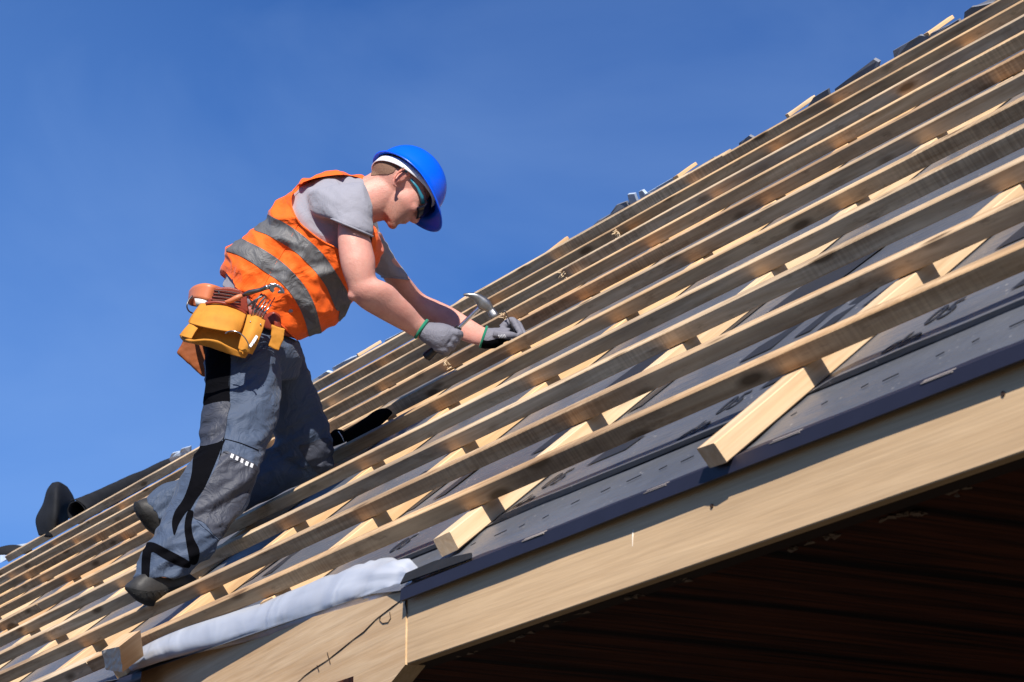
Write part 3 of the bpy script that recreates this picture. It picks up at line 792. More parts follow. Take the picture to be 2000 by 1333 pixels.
M['sole'] = plain('boot_sole', (0.008, 0.008, 0.008), 0.75, 0, 0.5, 40, 0.006, bstr=0.8)
M['yleather'] = plain('yellow_suede', (0.50, 0.205, 0.022), 0.8, 0, 0.28, 26, 0.003)
M['rleather'] = plain('red_brown_leather', (0.22, 0.034, 0.018), 0.45, 0, 0.3, 22, 0.003)
M['tleather'] = plain('tan_leather', (0.52, 0.16, 0.07), 0.42, 0, 0.15, 22, 0.002)
M['steel'] = plain('steel', (0.48, 0.48, 0.48), 0.25, 1.0, 0.15, 30, 0.0005)
M['dsteel'] = plain('dark_steel', (0.12, 0.12, 0.125), 0.38, 0.8, 0.2, 40, 0.0005)
M['rubber'] = plain('black_rubber', (0.012, 0.012, 0.014), 0.4, 0, 0.2, 50, 0.001)
M['helmet'] = plain('blue_helmet_plastic', (0.0, 0.10, 0.80), 0.28, 0, 0.02, 8, 0, 0.5)
M['band'] = plain('white_headband', (0.72, 0.74, 0.78), 0.5, 0, 0.08, 20)
M['lens'] = plain('dark_lens', (0.004, 0.004, 0.012), 0.12, 0, 0.1, 20, 0, 0.35)
M['teal'] = plain('teal_frame', (0.03, 0.20, 0.28), 0.35, 0, 0.1, 20)
M['hair'] = plain('short_brown_hair', (0.16, 0.085, 0.055), 0.8, 0, 0.5, 220, 0.002, bstr=1.0)
M['dashes'] = plain('reflective_dash', (0.62, 0.63, 0.66), 0.4, 0, 0.1, 60)
M['lip'] = plain('lip_skin', (0.42, 0.15, 0.12), 0.5, 0, 0.1, 60)
def mk_skin():
    m, nt, b = new_mat('skin'); c = coords(nt, (1, 1, 1), False)
    n = noisen(nt, c, 16, 4, 0.6); n2 = noisen(nt, c, 260, 3, 0.6); n3 = noisen(nt, c, 60, 3, 0.6)
    cc = ramp(nt, n, [(0.3, (0.56, 0.27, 0.215)), (0.7, (0.66, 0.375, 0.30))])
    cc = mixc(nt, mathn(nt, 'MULTIPLY', n3, 0.6), cc, (0.52, 0.19, 0.15))
    at = N_(nt, 'ShaderNodeAttribute'); at.attribute_name = 'stubble'
    cc = mixc(nt, mathn(nt, 'MULTIPLY', at.outputs['Fac'], mathn(nt, 'ADD', 0.25, mathn(nt, 'MULTIPLY', n2, 0.6))), cc, (0.22, 0.11, 0.075))
    a2 = N_(nt, 'ShaderNodeAttribute'); a2.attribute_name = 'flush'
    cc = mixc(nt, mathn(nt, 'MULTIPLY', a2.outputs['Fac'], 0.65), cc, (0.55, 0.15, 0.10))
    nt.links.new(cc, b.inputs['Base Color']); b.inputs['Roughness'].default_value = 0.48
    b.inputs['Specular IOR Level'].default_value = 0.35
    b.inputs['Subsurface Weight'].default_value = 0.12; b.inputs['Subsurface Radius'].default_value = (0.012, 0.004, 0.002)
    b.inputs['Subsurface Scale'].default_value = 1.0
    bump(nt, b, mathn(nt, 'ADD', n2, n3), 0.5, 0.002); return m
M['skin'] = mk_skin()
# ------------------------------------------------------------------ root
foot = W(330, 1172, 8.2)
person = bpy.data.objects.new('person', None); COL.objects.link(person); person.location = foot; person.empty_display_size = 0.2
bpy.context.view_layer.update()
tag(person, 'roofer in orange vest and blue helmet kneeling on the battens, hammering', 'person')
def own(o):                                    # parts are built in place, then hung on the person
    o.parent = person; o.matrix_parent_inverse = Matrix.Translation(-foot); return o
def sub(o, par):
    o.parent = par; o.matrix_parent_inverse = Matrix.Identity(4); return o
# ------------------------------------------------------------------ head frame
EAR = (783.0, 350.0); DH = 8.6; CA, SA = math.cos(math.radians(22)), math.sin(math.radians(22))
hf = V((0.5, 0.866)); hu = V((0.866, -0.5))
def H(a, B, c=0.0):
    b = -15 + CA * B - SA * c
    return W(EAR[0] + hf.x * a + hu.x * b, EAR[1] + hf.y * a + hu.y * b, DH + (CA * c + SA * B) * PM)
HBAS = tuple((H(*v) - H(0, 0, 0)).normalized() for v in ((50, 0, 0), (0, 50, 0), (0, 0, 50)))
def he(a, B, c, ra, rB, rc): return ell(H(a, B, c), (ra * PM, rB * PM, rc * PM), HBAS)
def hloft(secs, K=20):
    """secs: centre (a,B,c), half width c, half height along given dir angle"""
    bm = bmesh.new(); rings = []
    for a, B, c, ra, rc in secs:
        rings.append([bm.verts.new(H(a, B, c) + HBAS[0] * math.cos(t) * ra * PM + HBAS[2] * math.sin(t) * rc * PM) for t in [2*math.pi*k/K for k in range(K)]])
    for r0, r1 in zip(rings, rings[1:]):
        for k in range(K): bm.faces.new((r0[k], r0[(k+1) % K], r1[(k+1) % K], r1[k]))
    bm.faces.new(rings[0]); bm.faces.new(list(reversed(rings[-1]))); return bm
head = [he(2, 28, 0, 62, 50, 50), he(-8, 6, 0, 50, 40, 46),
        hloft([(30, 30, 0, 42, 44), (34, 12, 0, 41, 43), (36, -4, 0, 39, 41), (38, -20, 0, 37, 37), (44, -34, 0, 31, 31), (50, -44, 0, 25, 24), (56, -52, 0, 18, 15)], 24),
        he(67, -47, 0, 12, 8.5, 14),
        he(67, 25, 0, 11, 9, 34), he(54, -1, -25, 17, 12, 12), he(54, -1, 25, 17, 12, 12),
        he(63, -24, 0, 14, 17, 20)]
# nose: bridge, tip, wings
head += [hloft([(66, 26, 0, 7, 7), (73, 16, 0, 8, 7), (80, 5, 0, 8.5, 8), (83, -4, 0, 8, 9), (78, -10, 0, 6, 8)], 14),
         he(84, 0, 0, 7, 6.5, 7.5), he(78, -3, -8, 6.5, 5, 4.5), he(78, -3, 8, 6.5, 5, 4.5)]
# lips, eyelid masses
head += [he(76, -17.5, 0, 5.5, 3.2, 13), he(74.5, -25, 0, 5.5, 3.4, 11), he(60, 14, -17, 8, 6, 9), he(60, 14, 17, 8, 6, 9)]
def ear(c):
    s = 1 if c > 0 else -1; pts = []
    for t in range(17):
        a = -2.3 + 4.6 * t / 16
        pts.append(H(-2 - 12 * math.cos(a) - 4 * math.sin(a), -4 + 21 * math.sin(a), c + s * (6 + 5 * math.cos(a))))
    bm = bmesh.new(); tube(bm, pts, [3.0 * PM] * 14 + [3.6 * PM] * 3, 8)
    bm2 = ell(H(-3, -3, c + s * 0), (9.5 * PM, 16 * PM, 2.6 * PM), HBAS)
    bm3 = ell(H(-1, -17, c + s * 2), (5 * PM, 6 * PM, 3 * PM), HBAS)
    bm4 = bmesh.new(); tube(bm4, [H(-6, 9, c + s * 3), H(-7, 0, c + s * 4.5), H(-3, -9, c + s * 4)], 1.9 * PM, 6)
    return [bm, bm2, bm3, bm4]
head += ear(-49) + ear(49)
neck = loft([((690, 352), (722, 440), 8.6, 50), ((712, 345), (736, 434), 8.6, 43), ((728, 336), (752, 430), 8.6, 40), ((748, 330), (772, 412), 8.6, 38), ((770, 330), (785, 390), 8.6, 34)], 24, 12)
# arms
armN = loft([((650, 385), (690, 385), 8.46, 24), ((664, 418), (708, 424), 8.41, 26), ((660, 445), (720, 455), 8.385, 32), ((660, 475), (727, 482), 8.37, 33), ((663, 505), (733, 508), 8.36, 34), ((669, 532), (733, 531), 8.355, 31), ((678, 557), (736, 544), 8.355, 28), ((686, 581), (752, 551), 8.36, 31), ((705, 601), (768, 560), 8.375, 33), ((735, 619), (786, 579), 8.40, 29), ((768, 637), (807, 600), 8.43, 25), ((797, 652), (822, 618), 8.46, 21), ((818, 663), (838, 632), 8.48, 19), ((840, 668), (858, 640), 8.49, 18)], 26, 40)
armF = loft([((690, 440), (745, 455), 8.800, 38), ((715, 490), (762, 490), 8.860, 34), ((738, 525), (788, 527), 8.930, 32), ((757, 558), (806, 551), 8.980, 31), ((782, 590), (828, 575), 9.020, 31), ((815, 618), (856, 588), 9.020, 31), ((850, 640), (884, 601), 8.990, 28), ((882, 657), (908, 616), 8.940, 24), ((914, 670), (933, 632), 8.885, 20), ((938, 676), (952, 642), 8.840, 18), ((960, 680), (972, 648), 8.810, 18)], 26, 34)
itors = loft([((455, 545), (545, 620), 8.6, 70), ((500, 470), (650, 590), 8.6, 88), ((565, 410), (705, 505), 8.6, 90), ((622, 372), (722, 445), 8.6, 88), ((670, 362), (722, 430), 8.6, 66), ((700, 358), (724, 430), 8.6, 44)], 24, 16)
TN = [((400, 655), (545, 655), 8.50, 66), ((398, 690), (546, 690), 8.49, 68), ((400, 740), (549, 745), 8.47, 66), ((397, 790), (547, 795), 8.43, 63), ((391, 850), (532, 850), 8.39, 60), ((374, 893), (514, 903), 8.34, 58), ((355, 930), (500, 945), 8.31, 58), ((338, 968), (488, 978), 8.29, 55), ((322, 1004), (466, 1010), 8.27, 52), ((305, 1040), (436, 1052), 8.24, 50), ((288, 1068), (412, 1085), 8.22, 48), ((272, 1098), (388, 1106), 8.21, 46), ((258, 1132), (374, 1124), 8.20, 44)]
TF = [((470, 650), (585, 665), 8.72, 64), ((472, 690), (592, 693), 8.73, 64), ((488, 745), (611, 745), 8.75, 62), ((508, 795), (632, 800), 8.78, 60), ((524, 842), (646, 845), 8.80, 58), ((534, 880), (653, 882), 8.81, 54), ((560, 912), (650, 912), 8.81, 42)]
TS = [((590, 845), (640, 915), 8.82, 44), ((560, 850), (603, 936), 8.83, 50), ((508, 872), (556, 962), 8.83, 52), ((455, 898), (500, 990), 8.82, 52), ((400, 918), (446, 1008), 8.80, 50), ((346, 934), (398, 1020), 8.78, 48), ((312, 948), (362, 1030), 8.77, 45), ((284, 974), (338, 1036), 8.76, 40)]
def inset(S, k): return [((a[0] + (b[0]-a[0]) * k, a[1] + (b[1]-a[1]) * k), (b[0] - (b[0]-a[0]) * k, b[1] - (b[1]-a[1]) * k), d, h * (1 - 2*k)) for a, b, d, h in S]
legs_in = [loft(inset(TN, .17), 20, 20), loft(inset(TF, .17), 20, 14), loft(inset(TS, .17), 20, 14)]
elbow = [ell(W(692, 577, 8.355), (13 * PM, 12 * PM, 16 * PM), (RT, UPV, FW)), ell(W(700, 505, 8.335), (16 * PM, 34 * PM, 14 * PM), (RT, UPV, FW))]
skin_me = fuse(elbow + head + [neck, armN, armF, itors] + legs_in, 0.0042, 5)
at1 = skin_me.attributes.new('stubble', 'FLOAT', 'POINT'); at2 = skin_me.attributes.new('flush', 'FLOAT', 'POINT')
O_ = H(0, 0, 0); sst = lambda x, a, b_: max(0.0, min(1.0, (x - a) / (b_ - a)))
for i, v in enumerate(skin_me.vertices):
    q = v.co - O_; a, B, c = (q.dot(HBAS[0]) / PM, q.dot(HBAS[1]) / PM, q.dot(HBAS[2]) / PM)
    if -30 < a < 110 and -75 < B < 70:
        at1.data[i].value = sst(a, 12, 34) * sst(-B, 8, 22) * (1 - sst(abs(c), 60, 80)) * (1 - 0.0) * (1 - math.exp(-((a - 77) / 5) ** 2 - ((B + 21) / 6) ** 2))
        x_, y_, _ = topx(v.co)
        if y_ < 356 and x_ < 782: at1.data[i].value = max(at1.data[i].value, 0.9 * (1 - sst(y_ - (345 if x_ < 750 else 340), -2, 11)))
        e = math.exp(-((a + 3) / 15) ** 4 - ((B + 4) / 22) ** 4) * sst(abs(c), 48, 54)
        nose_ = math.exp(-((a - 86) / 9) ** 2 - (B / 9) ** 2)
        at2.data[i].value = max(e, 0.5 * nose_, 0.35 * math.exp(-((a - 52) / 14) ** 2 - ((B + 4) / 12) ** 2))
skin = own(link('body', skin_me, M['skin']))
# ------------------------------------------------------------------ hair, harness band, glasses, mouth
def pH(a, B, c): return H(a, B, c)
hair = patch(skin_me, [(724, 343), (728, 325), (745, 300), (800, 300), (797, 322), (786, 330), (775, 328), (768, 337), (757, 341), (742, 341)], 8.2, 9.0, 0.0025, 'hair', M['hair'], None)
own(hair)
# ------------------------------------------------------------------ helmet
fh = V((0.66, 0.75)); uh = V((0.75, -0.66)); HC0 = (794.0, 361.0); CH, SH = math.cos(math.radians(33)), math.sin(math.radians(33))
def HH(a, B, c):
    b = CH * B - SH * c
    return W(HC0[0] + fh.x * a + uh.x * b, HC0[1] + fh.y * a + uh.y * b, DH + (CH * c + SH * B) * PM)
bm = bmesh.new(); rings = []; K = 56
for j in range(15):                            # rim -> crown
    ph = math.pi / 2 * j / 15; ring = []
    for k in range(K):
        t = 2 * math.pi * k / K; ca, sa = math.cos(t), math.sin(t)
        ra = (79 if ca > 0 else 77) * math.cos(ph) ** 0.80; rc = 69 * math.cos(ph) ** 0.80
        hgt = 74 * math.sin(ph) ** 0.95
        rib = 1.0 + (0.03 * math.sin(ph) * math.exp(-(sa * 5) ** 2))     # raised crest along the middle
        ring.append(bm.verts.new(HH(ca * ra, hgt * rib, sa * rc)))
    rings.append(ring)
top = bm.verts.new(HH(0, 76.5, 0))
for r0, r1 in zip(rings, rings[1:]):
    for k in range(K): bm.faces.new((r0[k], r0[(k+1) % K], r1[(k+1) % K], r1[k]))
for k in range(K): bm.faces.new((rings[-1][k], rings[-1][(k+1) % K], top))
prev = rings[0]
for w_, dz in ((0.35, -1.5), (0.75, -5), (1.0, -9)):   # brim: short all round, long peak in front
    ring = []
    for k in range(K):
        t = 2 * math.pi * k / K; ca, sa = math.cos(t), math.sin(t)
        out = 5 + 26 * max(0, ca) ** 1.6 + 3 * max(0, -ca)
        ra = (79 if ca > 0 else 77) + out * w_; rc = 69 + (5 + 3 * max(0, ca)) * w_
        ring.append(bm.verts.new(HH(ca * ra, dz * (0.5 + 0.9 * max(0, ca)), sa * rc)))
    for k in range(K): bm.faces.new((prev[k], ring[k], ring[(k+1) % K], prev[(k+1) % K]))
    prev = ring
hel = own(obj('helmet', bm, M['helmet'], None, True))
md = hel.modifiers.new('s', 'SOLIDIFY'); md.thickness = 0.004; md.offset = -1
# vent ribs and side lug on the shell
for sgn in (-1, 1):
    o = None
    bm = bmesh.new(); tube(bm, [HH(20 + 8 * q, 70 - 4 * q - q * q * 1.2, sgn * 14) for q in range(0, 6)], [2.2 * PM] * 6, 8)
    o = obj('ridge', bm, M['helmet'], None, True); sub(o, hel)
bm = bmesh.new(); hexa(bm, [HH(88 + 6*x, 34 + 12*y, 9*z) for x in (0, 1) for y in (0, 1) for z in (-1, 1)])
# harness band
bm = bmesh.new(); r0 = []; r1 = []
for k in range(48):
    t = 2 * math.pi * k / 48; ca, sa = math.cos(t), math.sin(t); low_ = -4 - 13 * max(0, -ca) + 16 * max(0, ca)
    r0.append(bm.verts.new(HH(-5 + ca * 70, low_ - 6, sa * 57))); r1.append(bm.verts.new(HH(-4 + ca * 71, low_ + 10, sa * 58)))
for k in range(48): bm.faces.new((r0[k], r0[(k+1) % 48], r1[(k+1) % 48], r1[k]))
o = obj('headband', bm, M['band'], None, True); md = o.modifiers.new('s', 'SOLIDIFY'); md.thickness = 0.003
sub(o, hel)
# inner dark cradle straps
for t in (0.4, 1.1, 2.0, 2.7, -0.5, -1.1, -2.0, -2.7):
    bm = bmesh.new(); tube(bm, [HH(math.cos(t) * 72, 6, math.sin(t) * 58), HH(math.cos(t) * 60, 35, math.sin(t) * 48)], 3 * PM, 6)
    sub(obj('cradle_strap', bm, M['rubber'], None, True), hel)
# glasses
bm = bmesh.new(); tube(bm, [H(80 - (abs(c) / 45) ** 2.4 * 18, 27.5, c) for c in range(-42, 43, 6)], 2.0 * PM, 8)
gl = own(obj('safety_glasses', bm, M['teal'], None, True))
for sg in (-1, 1):
    bm = bmesh.new(); tube(bm, [H(10, 14, sg * 51), H(30, 17, sg * 50), H(50, 17, sg * 46), H(62, 16, sg * 38)], [2.6 * PM, 2.6 * PM, 3.8 * PM, 4.5 * PM], 8)
    sub(obj('temple', bm, M['teal'], None, True), gl)
bm = bmesh.new(); rows = []
for j in range(7):
    B = 30 - 33 * j / 6; rows.append([])
    for k in range(25):
        c = -45 + 90 * k / 24; a = 84 - (abs(c) / 45) ** 2.4 * 19 + 3 * (1 - abs(B - 14) / 16)
        if j > 3 and abs(c) < 11: B2 = 28 - 30 * 3 / 6 - (B - 13) * -0.2
        else: B2 = B
        rows[-1].append(bm.verts.new(H(a, B2, c)))
for r0, r1 in zip(rows, rows[1:]):
    for k in range(24): bm.faces.new((r0[k], r0[k+1], r1[k+1], r1[k]))
o = obj('lens', bm, M['lens'], None, True); md = o.modifiers.new('s', 'SOLIDIFY'); md.thickness = 0.003; sub(o, gl)
o = own(wire([(0, 0, 0)] * 1 + [(0, 0, 0)], 1, 'x', None, None)) if False else None
bm = bmesh.new(); tube(bm, [H(-4, 15, -51), H(-14, 14, -50), H(-24, 8, -47)], [3.6 * PM, 3.2 * PM, 2 * PM], 8)
sub(obj('temple_tip', bm, M['teal'], None, True), gl)
# mouth line
bm = bmesh.new(); tube(bm, [H(80 - (c / 13) ** 2 * 7, -21.3 - abs(c) * .1, c) for c in range(-13, 14, 2)], 0.9 * PM, 5)
own(obj('mouth', bm, M['lip'], None, True))
# ------------------------------------------------------------------ shirt
VS = [((430, 532), (585, 664), 8.60, 100), ((440, 492), (628, 652), 8.60, 108), ((462, 466), (662, 626), 8.60, 112), ((500, 441), (689, 584), 8.60, 115), ((530, 404), (720, 540), 8.60, 120), ((552, 384), (741, 505), 8.60, 125), ((586, 356), (748, 478), 8.60, 126), ((622, 343), (740, 452), 8.60, 112), ((657, 336), (730, 434), 8.60, 86), ((690, 340), (728, 426), 8.60, 62), ((712, 346), (728, 420), 8.60, 46)]
def fold(amp, fx, fy, sx=0.0, thr=0.0, seed=0.0):
    def f(p, n):
        q = V((p.x * fx + sx * p.y * fx, p.y * fy, p.z * 4 + seed)); a = noise.noise(q); b = noise.noise(q * 2.1 + V((3, 1, 9)))
        return amp * ((1 - abs(a) * 3.0) * 0.6 + (0.5 - abs(b) * 1.8) * 0.4 - 0.35)
    return f
def around(c, r, f, g):
    return lambda p, n: f(p, n) * g(p)
sl_in = inset(VS, 0.05)
sl_in = [((432, 560), (540, 634), 8.6, 80)] + sl_in
slN = loft([((598, 378), (690, 352), 8.47, 40), ((605, 415), (712, 362), 8.44, 52), ((625, 428), (724, 392), 8.41, 48), ((640, 430), (728, 425), 8.39, 43), ((644, 427), (729, 455), 8.38, 44), ((643, 428), (728, 463), 8.38, 44)], 28, 16)
slF = loft([((672, 400), (735, 425), 8.76, 44), ((690, 455), (752, 470), 8.82, 42), ((708, 500), (768, 496), 8.87, 40), ((728, 530), (785, 521), 8.92, 39), ((744, 541), (800, 546), 8.95, 37)], 26, 14)
shirt_me = fuse([loft(sl_in, 32, 30), slN, slF], 0.0055, 4, fold(0.008, 12, 9, 0.8), 2)
shirt = own(link('shirt', shirt_me, M['shirt']))
# ------------------------------------------------------------------ vest
def vestdisp(p, n):
    q = V((p.x * 9 + p.y * 6, p.y * 9 - p.x * 5, p.z * 3)); a = noise.noise(q); b = noise.noise(q * 2.3 + V((5, 5, 1)))
    return 0.016 * ((1 - abs(a) * 3.4) * .6 + (0.5 - abs(b) * 2) * .35 - .3)
vest_me = fuse([loft(VS, 36, 36, 2.2)], 0.0055, 3, vestdisp, 2)
arm_hole = [(604, 352), (640, 344), (672, 342), (700, 347), (716, 357), (723, 375), (726, 400), (728, 432), (726, 470), (712, 505), (680, 500), (651, 481), (634, 473), (606, 453), (582, 429), (569, 395), (577, 366)]
vest_me = boolean(vest_me, prism(smoothpoly(arm_hole, 4), 8.1, 8.575), 'DIFFERENCE')
# far arm hole
for p in vest_me.polygons: p.use_smooth = True
vest = own(link('vest', vest_me, M['vest']))
src = fuse([loft(VS, 36, 36, 2.2)], 0.0055, 3, vestdisp, 2)
for poly in ([(441, 489), (452, 479), (466, 465), (486, 473), (512, 486), (534, 500), (560, 520), (584, 545), (602, 570), (616, 600), (624, 630), (628, 658), (610, 668), (603, 655), (596, 628), (584, 600), (568, 574), (548, 552), (520, 533), (490, 512), (462, 497)],
             [(496, 448), (505, 432), (516, 418), (536, 426), (560, 438), (585, 455), (608, 474), (632, 498), (652, 526), (668, 552), (680, 575), (676, 598), (660, 608), (650, 590), (638, 562), (620, 536), (600, 514), (576, 492), (548, 474), (520, 458)],
             [(690, 580), (684, 596), (672, 622), (662, 628), (664, 608), (674, 594), (682, 578)],
             [(600, 676), (604, 662), (624, 654), (626, 664), (610, 680)]):
    sub(patch(src, poly, 8.0, 9.2, 0.0022, 'reflective_stripe', M['stripe'], None, True), vest)
def surf(pts, src, off=0.001):
    bv = BVHTree.FromPolygons([v.co for v in src.vertices], [p.vertices for p in src.polygons]); out = []
    for px, py in pts:
        h = bv.ray_cast(CAM, ray(px, py).normalized())
        if h[0] is not None: out.append(h[0] - ray(px, py).normalized() * off)
    return out
def seam(pts, r, mat, par, src, name='seam', n=24):
    P = surf(catmull(pts, n), src)
    if len(P) < 3: return
    bm = bmesh.new(); tube(bm, P, r * PM, 6); sub(obj(name, bm, mat, None, True), par)
seam([(712, 506), (680, 501), (651, 482), (634, 474), (606, 454), (581, 430), (568, 395), (576, 367), (590, 358)], 1.6, M['vest'], vest, src, 'arm_hole_binding', 60)
seam([(426, 532), (436, 540), (470, 568), (520, 610), (560, 645), (584, 666), (600, 672), (622, 664)], 1.8, M['vest'], vest, src, 'hem_binding', 60)
seam([(585, 432), (560, 480), (530, 530), (500, 590)], 0.8, M['vest'], vest, src, 'side_seam', 40)
# ------------------------------------------------------------------ trousers
pel = loft([((442, 585), (540, 636), 8.6, 66), ((426, 608), (566, 656), 8.6, 84), ((404, 650), (588, 680), 8.6, 108), ((402, 700), (592, 705), 8.61, 100), ((430, 745), (580, 740), 8.61, 80)], 30, 12, 2.2)
def troudisp(p, n):
    q = V((p.x * 6 + p.y * 3, p.y * 17 - p.x * 9, p.z * 5)); a = noise.noise(q); b = noise.noise(q * 2.2 + V((5, 5, 1)))
    px = 1000 + p.x / p.z * FPX; py = 666.5 - p.y / p.z * FPX
    k = 0.6 + 0.9 * math.exp(-((py - 1060) / 70) ** 2) + 0.5 * math.exp(-((py - 890) / 60) ** 2)
    return 0.013 * k * ((1 - abs(a) * 3.2) * .6 + (0.5 - abs(b) * 2) * .35 - .3)
tr_me = fuse([pel, loft(TN, 30, 44, 2.1), loft(TF, 30, 26, 2.1), loft(TS, 28, 26)], 0.0055, 4, troudisp, 2)
tro = own(link('trousers', tr_me, M['slate']))
def tp(poly, mat, name, d0=8.0, d1=8.45, off=0.0016, sm=True):
    o = patch(tr_me, poly, d0, d1, off, name, mat, None, sm); sub(o, tro); return o
tp([(380, 600), (455, 600), (452, 640), (450, 700), (447, 750), (446, 790), (400, 802), (396, 790), (402, 740), (398, 690), (380, 660)], M['blackcloth'], 'hip_panel', 8.0, 8.62)
tp([(386, 800), (446, 784), (444, 812), (436, 856), (412, 868), (388, 870), (384, 850)], M['kneecloth'], 'thigh_pocket', 8.0, 8.6, 0.003)
tp([(384, 873), (400, 868), (430, 863), (440, 858), (432, 876), (424, 896), (412, 925), (398, 955), (384, 975), (372, 995), (364, 1000), (350, 1022), (341, 1045), (337, 1035), (336, 1018), (342, 998), (356, 978), (366, 955), (374, 925), (377, 895)], M['blackcloth'], 'side_panel', 8.0, 8.5)
tp([(366, 1000), (360, 1030), (364, 1062), (368, 1085), (372, 1102), (384, 1102), (390, 1085), (388, 1070), (378, 1050), (374, 1025), (378, 1000)], M['blackcloth'], 'side_panel', 8.0, 8.5)
tp([(284, 1062), (300, 1060), (330, 1075), (355, 1088), (372, 1100), (368, 1110), (345, 1104), (318, 1090), (298, 1078), (294, 1090), (292, 1118), (290, 1128), (278, 1132), (276, 1110), (278, 1080)], M['blackcloth'], 'cuff_panel', 8.0, 8.5)
tp([(436, 882), (455, 886), (480, 897), (503, 912), (500, 932), (492, 958), (478, 985), (466, 1004), (452, 1026), (428, 1052), (400, 1022), (378, 1010), (384, 985), (396, 960), (410, 935), (424, 908)], M['kneecloth'], 'knee_pocket', 8.0, 8.5, 0.0022)
tp([(585, 875), (600, 868), (640, 855), (652, 880), (650, 915), (620, 925)], M['kneecloth'], 'knee_pocket', 8.0, 8.95, 0.0022)
for k in range(5):
    x = 452 + k * 9.6; y = 886 + k * 4.6 + (1.2 if k == 3 else 0)
    tp([(x, y), (x + 5.2, y + 2.2), (x + 2.6, y + 10), (x - 2.6, y + 7.6)], M['dashes'], 'reflective_dash', 8.0, 8.7, 0.0036, False)
# seams as thin raised cords
seam([(450, 700), (447, 780), (438, 850), (428, 900)], 0.9, M['blackcloth'], tro, tr_me)
seam([(440, 858), (470, 866), (505, 880)], 0.9, M['blackcloth'], tro, tr_me)
seam([(436, 884), (470, 898), (500, 916)], 1.1, M['blackcloth'], tro, tr_me)
seam([(400, 1005), (440, 1035), (452, 1022), (490, 950)], 0.9, M['blackcloth'], tro, tr_me)
seam([(385, 1018), (410, 1040), (430, 1058)], 1.2, M['slate'], tro, tr_me)
# ------------------------------------------------------------------ boots
def boot_noise(p, n): return 0.003 * noise.noise(p * 30)
b1 = fuse([loft([((245, 1144), (247, 1150), 8.17, 14), ((258, 1133), (262, 1164), 8.17, 30), ((276, 1122), (281, 1180), 8.17, 36), ((300, 1110), (305, 1181), 8.19, 38), ((330, 1108), (334, 1171), 8.22, 37), ((358, 1116), (361, 1157), 8.25, 34), ((380, 1130), (383, 1147), 8.28, 30), ((392, 1135), (394, 1143), 8.31, 22)], 26, 24, 2.4)], 0.005, 3, boot_noise, 1)
bt = own(link('boot', b1, M['boot']))
sub(patch(b1, [(244, 1146), (262, 1151), (290, 1156), (320, 1153), (350, 1146), (396, 1138), (396, 1155), (350, 1180), (290, 1190), (240, 1170)], 7.9, 8.6, 0.003, 'boot_sole', M['sole'], None), bt)
for k in range(9):
    x = 262 + k * 12; P = surf([(x, 1159 - k * .8), (x + 4, 1170 - k * 1.8)], b1, 0.004)
    if len(P) == 2: bm = bmesh.new(); tube(bm, P, 2.0 * PM, 5); sub(obj('tread', bm, M['sole']), bt)
b2 = fuse([loft([((262, 984), (283, 972), 8.76, 20), ((264, 996), (308, 974), 8.76, 32), ((272, 1012), (330, 990), 8.76, 36), ((286, 1030), (350, 1010), 8.77, 36), ((306, 1046), (366, 1030), 8.77, 34), ((326, 1058), (376, 1046), 8.78, 28), ((345, 1068), (378, 1060), 8.78, 20)], 26, 22, 2.3)], 0.005, 3, boot_noise, 1)
bt2 = own(link('boot', b2, M['boot']))
sub(patch(b2, [(255, 980), (268, 980), (276, 992), (290, 1010), (310, 1026), (335, 1042), (360, 1056), (360, 1080), (330, 1075), (270, 1035), (250, 1000)], 8.3, 9.2, 0.003, 'boot_sole', M['sole'], None), bt2)
# ================================================================== BELT, GLOVES, TOOLS
M['oleather'] = plain('dark_orange_leather', (0.26, 0.07, 0.018), 0.7, 0, 0.35, 26, 0.003)
belt = own(link('tool_belt', fuse([loft([((425, 562), (583, 640), 8.6, 104), ((420, 580), (582, 652), 8.6, 108), ((414, 598), (582, 664), 8.6, 108)], 36, 8, 2.2)], 0.0055, 3), M['rleather']))
# tan loop standing off the back of the belt
def strap(lines, mat, name, par, th=0.004):
    o = sheetloft(lines, mat, name, th); return sub(o, par)
L1 = [(432, 562, 8.47), (418, 557, 8.44), (402, 554, 8.44), (388, 556, 8.46), (376, 562, 8.50), (370, 572, 8.56), (378, 580, 8.62), (400, 582, 8.63)]
L2 = [(422, 592, 8.46), (408, 589, 8.43), (395, 585, 8.43), (382, 583, 8.45), (372, 584, 8.49), (368, 592, 8.56), (374, 598, 8.62), (392, 600, 8.63)]
a_ = [W(*p) for p in catmull(L1, 22)]; b_ = [W(*p) for p in catmull(L2, 22)]
strap([[p.lerp(q, t / 5) for p, q in zip(a_, b_)] for t in range(6)], M['tleather'], 'hammer_loop', belt)
a_ = [W(*p) for p in ((380, 582, 8.56), (404, 586, 8.55))]; b_ = [W(*p) for p in ((384, 600, 8.56), (402, 600, 8.55))]
strap([a_, b_], M['band'], 'loop_lining', belt)
sub(wire([(376, 578, 8.42), (369, 586, 8.41), (365, 598, 8.40), (369, 608, 8.41), (378, 613, 8.43)], 1.5, 'ring', M['dsteel'], None, 8, 20), belt)
# grooved belt plate
sub(pad([(420, 562), (448, 561), (468, 566), (482, 580), (485, 612), (470, 606), (440, 594), (408, 592), (404, 588), (416, 580)], 8.40, 0.02, 'belt_plate', M['rleather'], None, 0.003, 3), belt)
for k in range(4):
    y = 568 + k * 6.2
    sub(wire([(418 - k * 2, y, 8.398), (440, y + 1, 8.396), (470, y + 6, 8.396)], 0.9, 'stitch_line', M['rubber'], None, 5, 12), belt)
sub(wire([(426, 566, 8.405), (428, 574, 8.40)], 2.0, 'rivet', M['steel'], None), belt)
